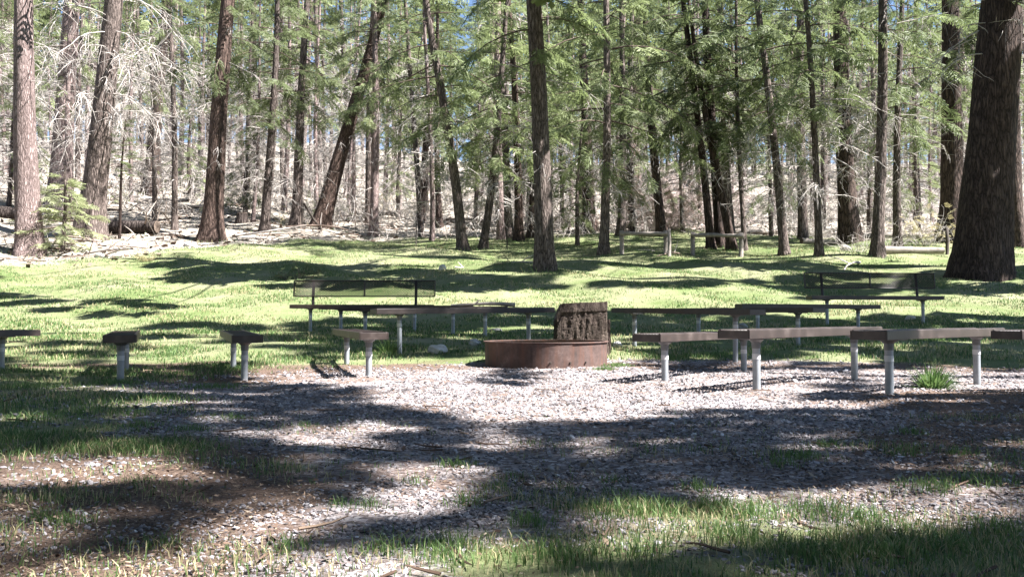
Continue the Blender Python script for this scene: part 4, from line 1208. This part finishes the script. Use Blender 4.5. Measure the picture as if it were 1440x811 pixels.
# ------------------------------------------------------------------ grass
def blades(x, y, h, rng, w=.006, lean=.35, z=None):
    n = len(x); z = height(x, y) if z is None else z
    a = rng.uniform(0, 6.28, n); ln = rng.uniform(.1, 1, n) * lean * h; b = rng.uniform(0, 6.28, n)
    sx, sy = np.cos(a) * w / 2, np.sin(a) * w / 2; lx, ly = np.cos(b) * ln, np.sin(b) * ln
    p0 = np.stack([x - sx, y - sy, z - .01], 1); p1 = np.stack([x + sx, y + sy, z - .01], 1)
    m0 = np.stack([x + lx * .35 - sx * .7, y + ly * .35 - sy * .7, z + h * .6], 1); m1 = np.stack([x + lx * .35 + sx * .7, y + ly * .35 + sy * .7, z + h * .6], 1)
    t0 = np.stack([x + lx - sx * .15, y + ly - sy * .15, z + h], 1); t1 = np.stack([x + lx + sx * .15, y + ly + sy * .15, z + h], 1)
    V = np.stack([p0, p1, m1, m0, t1, t0], 1).reshape(-1, 3)
    i = np.arange(n)[:, None] * 6
    Q = np.concatenate([i + np.array([[0, 1, 2, 3]]), i + np.array([[3, 2, 4, 5]])])
    return V, Q

def grass():
    rng = np.random.default_rng(31); g = Geo()
    # meadow and pad edges
    n = 900000
    y = 1.55 + 38 * rng.uniform(0, 1, n) ** 1.25; x = rng.uniform(-.62, .62, n) * y
    pm = pad_mask(x, y); fm = far_mask(x, y)
    c = clump_noise(x, y, 1.9) * .4 + clump_noise(x + 3, y, 5.3) * .35 + clump_noise(x + 1, y - 2, 13.0) * .25
    p = np.clip((1 - pm) * 1.15 - .15, 0, 1) * np.clip(1.4 - fm * 1.3, 0.05, 1) * np.clip((c - .36) * 3.0, .03, 1)
    k = rng.uniform(0, 1, n) < p * np.where(y < 9.5, .75, .55)
    x, y, c = x[k], y[k], c[k]
    nr = y < 9.5
    h = np.where(nr, rng.uniform(.015, .052, len(x)) * (.5 + .9 * c), rng.uniform(.015, .065, len(x)) * (.5 + .7 * c))
    h = h * np.where(y < 2.9, .55, np.where(y < 9.5, .85, 1))
    V, Q = blades(x, y, h, rng, np.clip(.0012 + .0009 * y, .0025, .016), .8)
    yn = np.sqrt(1.5 ** 2 + (4.8 ** 2 - 1.5 ** 2) * rng.uniform(0, 1, 90000)); xn = rng.uniform(-.62, .62, 90000) * yn
    cn = clump_noise(xn + 2, yn, 3.1) * .5 + clump_noise(xn, yn + 1, 8.7) * .5
    kn = rng.uniform(0, 1, 90000) < np.clip((1 - pad_mask(xn, yn)) * 1.2 + .25 * dirt_mask(xn, yn), .03, 1) * np.clip((cn - .38) * 3.2, .02, 1)
    xn, yn, cn = xn[kn], yn[kn], cn[kn]; hn = rng.uniform(.008, .03, len(xn)) * (.5 + cn)
    Vn, _ = blades(xn, yn, hn, rng, np.full(len(xn), .0032), 1.0)
    # blades round the feet of the trunks
    fx, fy = [], []
    for t in TREES[:48]:
        if 14 < t['y'] < 42:
            a_ = rng.uniform(0, 6.28, 90); q_ = rng.uniform(1.0, 2.4, 90) * max(.2, .014 * t['y'] * .9)
            fx.append(t['x'] + np.cos(a_) * q_); fy.append(t['y'] + np.sin(a_) * q_)
    fx = np.concatenate(fx); fy = np.concatenate(fy)
    Vf, _ = blades(fx, fy, rng.uniform(.05, .16, len(fx)), rng, np.full(len(fx), .014), .8)
    x = np.concatenate([x, xn, fx]); y = np.concatenate([y, yn, fy]); V = np.vstack([V, Vn, Vf])
    dry = (rng.uniform(0, 1, len(x)) < .2 + .25 * (clump_noise(x, y, .9) > .62))
    tint = np.repeat(rng.uniform(0, 1, len(x)), 6)
    for flag, mt in ((False, 0), (True, 1)):
        I = np.where(dry == flag)[0]
        vv = V.reshape(-1, 6, 3)[I].reshape(-1, 3); i = np.arange(len(I))[:, None] * 6
        q = np.concatenate([i + np.array([[0, 1, 2, 3]]), i + np.array([[3, 2, 4, 5]])])
        g.add(vv, q, mt, tint=tint.reshape(-1, 6)[I].ravel())
    # tufts scattered over the gravel
    tx, ty = [], []; th = []
    T = [(1120, 645, 40, .9), (1165, 628, 20, .6), (1100, 655, 22, .6), (700, 690, 20, .5), (640, 655, 24, .6), (590, 680, 20, .5), (660, 710, 30, .6), (740, 740, 30, 1), (860, 725, 50, 1), (920, 720, 50, 1),
         (1000, 715, 40, 1), (1060, 725, 50, 1.1), (1150, 725, 60, 1), (1220, 740, 50, 1), (1310, 690, 40, .9), (1380, 680, 40, .9), (980, 690, 26, .8), (550, 775, 40, .8), (640, 770, 40, .9), (620, 790, 40, .9),
         (520, 715, 24, .6), (480, 715, 20, .5), (410, 775, 30, .7), (100, 740, 26, .8), (60, 730, 20, .7), (230, 765, 24, .6), (190, 680, 20, .5), (330, 590, 20, .5), (270, 605, 24, .6), (200, 600, 26, .6), (430, 600, 16, .4),
         (1030, 760, 60, 1), (900, 780, 60, .9), (1130, 780, 60, 1), (1250, 790, 60, 1), (1350, 780, 60, .9), (780, 790, 50, .9), (1400, 750, 50, .8), (1280, 610, 20, .6), (1270, 640, 22, .6), (1350, 640, 20, .5), (720, 675, 18, .4), (870, 700, 26, .6), (800, 690, 20, .5), (860, 680, 18, .5),
         (545, 492, 18, 1.4), (560, 488, 14, 1.2), (530, 498, 12, 1.0), (235, 500, 30, 1), (300, 515, 40, 1.1), (330, 520, 30, 1), (160, 540, 40, 1), (100, 500, 40, .9), (250, 490, 26, .9), (60, 590, 60, .8), (140, 580, 60, .8), (230, 560, 50, .8), (300, 545, 40, .8), (40, 545, 50, .9), (0, 620, 50, .8), (870, 515, 18, .9), (850, 520, 16, .8), (945, 505, 24, .9), (1000, 500, 24, .9), (1160, 478, 30, 1.2), (1300, 478, 30, 1.2)]
    xs, ys, hs = [], [], []
    for (px, py, wpx, k) in T:
        cx, cy, cz = ground_at(px, py); s = wpx / F * cy * 1.3
        m = int(230 * max(.5, k) * min(2.2, max(.45, (s / .12))))
        ox = rng.normal(0, s * .5, m); oy = rng.normal(0, s * .5, m)
        xs.append(cx + ox); ys.append(cy + oy); hs.append(rng.uniform(.012, .05, m) * (.55 + .6 * k) * np.exp(-(ox ** 2 + oy ** 2) / (2 * s * s)))
    X = np.concatenate(xs); Y = np.concatenate(ys); Hh = np.concatenate(hs)
    V, Q = blades(X, Y, Hh, rng, np.clip(.0014 + .0006 * Y, .0022, .009), .9)
    g.add(V, Q, 0, tint=np.repeat(rng.uniform(.1, 1, len(X)), 6))
    o = g.build('grass', [M['grass'], M['grass_dry']]); tag(o, 'short meadow grass with thin tufts over the gravel edge', 'grass', kind='stuff')
grass()

def grass_clump(px, py, w, h, label, n=420):
    x, y, z = ground_at(px, py); rng = np.random.default_rng(int(px)); W = w / F * y; Hh = h / F * y
    g = Geo()
    ox = rng.normal(0, W * .2, n); oy = rng.normal(0, W * .16, n)
    for i in range(n):
        d = np.array([ox[i] * 2.6 / W + rng.normal(0, .25), oy[i] * 2.6 / W + rng.normal(0, .25), 1.3])
        Q = bez((ox[i] * .6, oy[i] * .6, -.02), d, Hh * rng.uniform(.55, 1.25), rng.uniform(.3, 1.4), 4, rng, .05)
        s = np.array([-d[1], d[0], 0]); s /= np.linalg.norm(s) + 1e-6; wv = np.array([.0045, .0045, .0038, .0026, .0006])
        V = np.vstack([Q - s * wv[:, None], Q + s * wv[:, None]])
        g.add(V, [[k, k + 1, 6 + k, 5 + k] for k in range(4)], 0, tint=np.full(10, rng.uniform(0, 1)))
    o = g.build('grass_clump', M['grass']); o.location = (x, y, z); tag(o, label, 'grass clump')
grass_clump(1312, 546, 74, 36, 'dense green grass clump under the nearest right bench')
grass_clump(545, 497, 44, 26, 'bright green grass clump at the foot of the end on bench', 160)

# ------------------------------------------------------------------ gravel and litter
def ico():
    t = (1 + 5 ** .5) / 2
    v = np.array([(-1, t, 0), (1, t, 0), (-1, -t, 0), (1, -t, 0), (0, -1, t), (0, 1, t), (0, -1, -t), (0, 1, -t), (t, 0, -1), (t, 0, 1), (-t, 0, -1), (-t, 0, 1)], float); v /= np.linalg.norm(v[0])
    f = np.array([(0, 11, 5), (0, 5, 1), (0, 1, 7), (0, 7, 10), (0, 10, 11), (1, 5, 9), (5, 11, 4), (11, 10, 2), (10, 7, 6), (7, 1, 8), (3, 9, 4), (3, 4, 2), (3, 2, 6), (3, 6, 8), (3, 8, 9), (4, 9, 5), (2, 4, 11), (6, 2, 10), (8, 6, 7), (9, 8, 1)])
    return v, f

def gravel():
    rng = np.random.default_rng(41); v0, f0 = ico()
    vo = np.array([(1, 0, 0), (0, 1, 0), (-1, 0, 0), (0, -1, 0), (0, 0, 1), (0, 0, -1)], float)
    fo = np.array([(0, 1, 4), (1, 2, 4), (2, 3, 4), (3, 0, 4), (1, 0, 5), (2, 1, 5), (3, 2, 5), (0, 3, 5)])
    g = Geo()
    for (y0, y1, dens, rad, tv, tf) in ((1.45, 2.6, 9500, .0036, v0, f0), (2.6, 4.2, 6000, .0047, v0, f0), (4.2, 7, 1900, .0078, vo, fo), (7, 11, 620, .0105, vo, fo)):
        n = int(dens * 1.24 * (y1 + y0) / 2 * (y1 - y0))
        y = np.sqrt(y0 ** 2 + (y1 ** 2 - y0 ** 2) * rng.uniform(0, 1, n)); x = rng.uniform(-.62, .62, n) * y
        pm = pad_mask(x, y); patch = clump_noise(x, y, 1.3) * .6 + clump_noise(x + 2, y, 4.3) * .4
        keep = rng.uniform(0, 1, n) < (1 - .72 * dirt_mask(x, y)) * np.clip(pm * 1.5 - .3, 0, 1) * np.clip(1.9 * patch - .1, .12, 1)
        x, y = x[keep], y[keep]; m = len(x)
        s = np.clip(rng.lognormal(math.log(rad), .42, m), rad * .45, rad * 2.6)
        z = height(x, y) + s * .15
        sc = np.stack([s * rng.uniform(.8, 1.6, m), s * rng.uniform(.7, 1.2, m), s * rng.uniform(.4, .8, m)], 1)
        a = rng.uniform(0, 6.28, m); c_, s_ = np.cos(a), np.sin(a); tl = rng.normal(0, .3, m)
        V = tv[None] * (1 + rng.normal(0, .17, (m, len(tv))))[..., None] * sc[:, None, :]
        V[..., 2] += V[..., 0] * tl[:, None]
        X = V[..., 0] * c_[:, None] - V[..., 1] * s_[:, None] + x[:, None]; Y = V[..., 0] * s_[:, None] + V[..., 1] * c_[:, None] + y[:, None]
        V = np.stack([X, Y, V[..., 2] + z[:, None]], -1)
        Fc = (np.arange(m)[:, None, None] * len(tv) + tf[None]).reshape(-1, 3)
        g.add(V.reshape(-1, 3), tris=Fc, tint=np.repeat(np.clip(rng.normal(.39, .25, m), 0, 1), len(tv)))
    o = g.build('gravel', M['stone']); tag(o, 'grey crushed gravel covering the clearing', 'gravel', kind='stuff')
gravel()

def litter():
    rng = np.random.default_rng(43); g = Geo()
    n = 150000
    y = 1.5 + 14 * rng.uniform(0, 1, n) ** 1.1; x = rng.uniform(-.62, .62, n) * y
    pm = pad_mask(x, y); patch = clump_noise(x + 5, y + 2, 1.4) * .6 + clump_noise(x, y, 4.1) * .4
    k = rng.uniform(0, 1, n) < np.clip((patch - .35) * 2.2 + 1.2 * dirt_mask(x, y), .06, 1) * (.3 + .7 * pm)
    x, y = x[k], y[k]; m = len(x)
    L = rng.lognormal(math.log(.0105), .4, m); W = L * rng.uniform(.18, .5, m); a = rng.uniform(0, 6.28, m); t = rng.normal(0, .28, m); t2 = rng.normal(0, .35, m)
    z = height(x, y) + .008 + rng.uniform(0, .008, m)
    u = np.stack([np.cos(a) * L, np.sin(a) * L, t * L], 1) / 2; w = np.stack([-np.sin(a) * W, np.cos(a) * W, t2 * W], 1) / 2; c = np.stack([x, y, z], 1)
    V = np.stack([c - u - w * .5, c + u * .2 - w, c + u, c - u * .1 + w], 1).reshape(-1, 3)
    g.add(V, np.arange(m * 4).reshape(-1, 4), 0, tint=np.repeat(rng.uniform(0, 1, m), 4))
    # fallen twigs
    for i in range(170):
        yy = 1.7 + 13 * rng.uniform() ** 1.2; xx = rng.uniform(-.6, .6) * yy; l = rng.uniform(.04, .2); a_ = rng.uniform(0, 6.28)
        p = np.array([xx, yy, float(height(xx, yy)) + .012]); d = np.array([math.cos(a_), math.sin(a_), rng.normal(0, .06)])
        Q = bez(p, d, l, 0, 3, rng, .12); g.tube(Q, [.004, .0038, .003, .0015], 4, 0, tint=rng.uniform(.1, .8))
    o = g.build('leaf_litter', M['litter']); tag(o, 'brown needles, bark chips and twigs strewn over the gravel', 'leaf litter', kind='stuff')
litter()

def forest_debris():
    rng = np.random.default_rng(47); g = Geo()
    for i in range(1500):
        yy = 24 + 50 * rng.uniform() ** 1.2; xx = rng.uniform(-.6, .6) * yy
        if far_mask(np.array(xx), np.array(yy)) < .6 and rng.uniform() < .985: continue
        l = rng.uniform(.4, 2.4) * (1 + .5 * (rng.uniform() < .1)); a_ = rng.uniform(0, 6.28); r = .012 + .014 * l
        p = np.array([xx, yy, float(height(xx, yy)) + r]); d = np.array([math.cos(a_), math.sin(a_), rng.uniform(-.02, .22)])
        Q = bez(p, d, l, .2, 4, rng, .1); g.tube(Q, np.linspace(r, r * .4, 5), 4, 0, tint=rng.uniform(.2, 1))
        for k in range(2):
            T = bez(Q[rng.integers(1, 4)], rng.normal(0, 1, 3) + [0, 0, .6], l * .3, .3, 2, rng, .1); g.tube(T, [r * .5, r * .4, r * .2], 3, 0, tint=rng.uniform(.4, 1))
    n = 9000
    y = 24 + 50 * rng.uniform(0, 1, n) ** 1.1; x = rng.uniform(-.6, .6, n) * y
    k = rng.uniform(0, 1, n) < far_mask(x, y); x, y = x[k], y[k]; m = len(x)
    L = rng.uniform(.06, .3, m); a = rng.uniform(0, 6.28, m); z = height(x, y) + .03
    u = np.stack([np.cos(a) * L, np.sin(a) * L, rng.normal(0, .3, m) * L], 1) / 2; w = np.stack([-np.sin(a) * L, np.cos(a) * L, rng.normal(0, .6, m) * L], 1) * .3; c = np.stack([x, y, z], 1)
    V = np.stack([c - u, c - w, c + u, c + w], 1).reshape(-1, 3)
    g.add(V, np.arange(m * 4).reshape(-1, 4), 0, tint=np.repeat(rng.uniform(0, .9, m), 4))
    o = g.build('forest_debris', M['debris']); tag(o, 'fallen sticks and bark strewn over the forest slope', 'forest debris', kind='stuff')
forest_debris()

def undergrowth():
    rng = np.random.default_rng(53); g = Geo()
    for i in range(3600):
        yy = 38 + 40 * rng.uniform() ** 1.2; xx = rng.uniform(-.58, .62) * yy
        if clump_noise(np.array(xx), np.array(yy), .55) < .42: continue
        h = rng.uniform(.6, 2.4); p = (xx, yy, float(height(xx, yy)) - .1)
        Q = bez(p, (rng.normal(0, .35), rng.normal(0, .35), 1), h, rng.uniform(0, .5), 4, rng, .14); g.tube(Q, np.linspace(.014, .006, 5), 3, 0)
        for k in range(4):
            T = bez(Q[rng.integers(1, 5)], rng.normal(0, 1, 3) + [0, 0, .5], h * rng.uniform(.2, .5), .3, 2, rng, .15); g.tube(T, [.009, .008, .005], 3, 0)
    o = g.build('undergrowth', M['dead_twig']); tag(o, 'grey bare thicket of twigs under the far firs', 'undergrowth', kind='stuff')
undergrowth()

# ------------------------------------------------------------------ light, sky, camera
w = bpy.data.worlds.new('World'); scene.world = w; w.use_nodes = True
nt = w.node_tree; nt.nodes.clear()
wo = nt.nodes.new('ShaderNodeOutputWorld'); bg = nt.nodes.new('ShaderNodeBackground'); sky = nt.nodes.new('ShaderNodeTexSky')
sky.sky_type = 'NISHITA'; sky.sun_disc = False; sky.sun_elevation = SUN_EL; sky.sun_rotation = math.atan2(SUN[0], SUN[1]); sky.air_density = 1.0; sky.dust_density = .4; sky.altitude = 2600
bg.inputs['Strength'].default_value = .05
nt.links.new(sky.outputs[0], bg.inputs[0]); nt.links.new(bg.outputs[0], wo.inputs[0])
sl = bpy.data.lights.new('sun', 'SUN'); sl.energy = 5.0; sl.angle = R(.5); sl.color = (1, .975, .945)
so = bpy.data.objects.new('sun', sl); COL.objects.link(so)
so.rotation_euler = Vector(SUN).to_track_quat('Z', 'Y').to_euler(); so.location = (20, -10, 30)

cam = bpy.data.cameras.new('camera'); co = bpy.data.objects.new('camera', cam); COL.objects.link(co)
cam.sensor_width = 36; cam.lens = F / 1440 * 36; cam.clip_end = 1500; cam.clip_start = .05
co.location = (0, 0, CAMZ); co.rotation_euler = (math.pi / 2 + PITCH, 0, 0)
scene.camera = co
vs = scene.view_settings
vs.view_transform = 'Standard'; vs.look = 'None'; vs.exposure = 2.4; vs.gamma = 1
scene.cycles.max_bounces = 5; scene.cycles.diffuse_bounces = 3; scene.cycles.transmission_bounces = 3; scene.cycles.transparent_max_bounces = 4
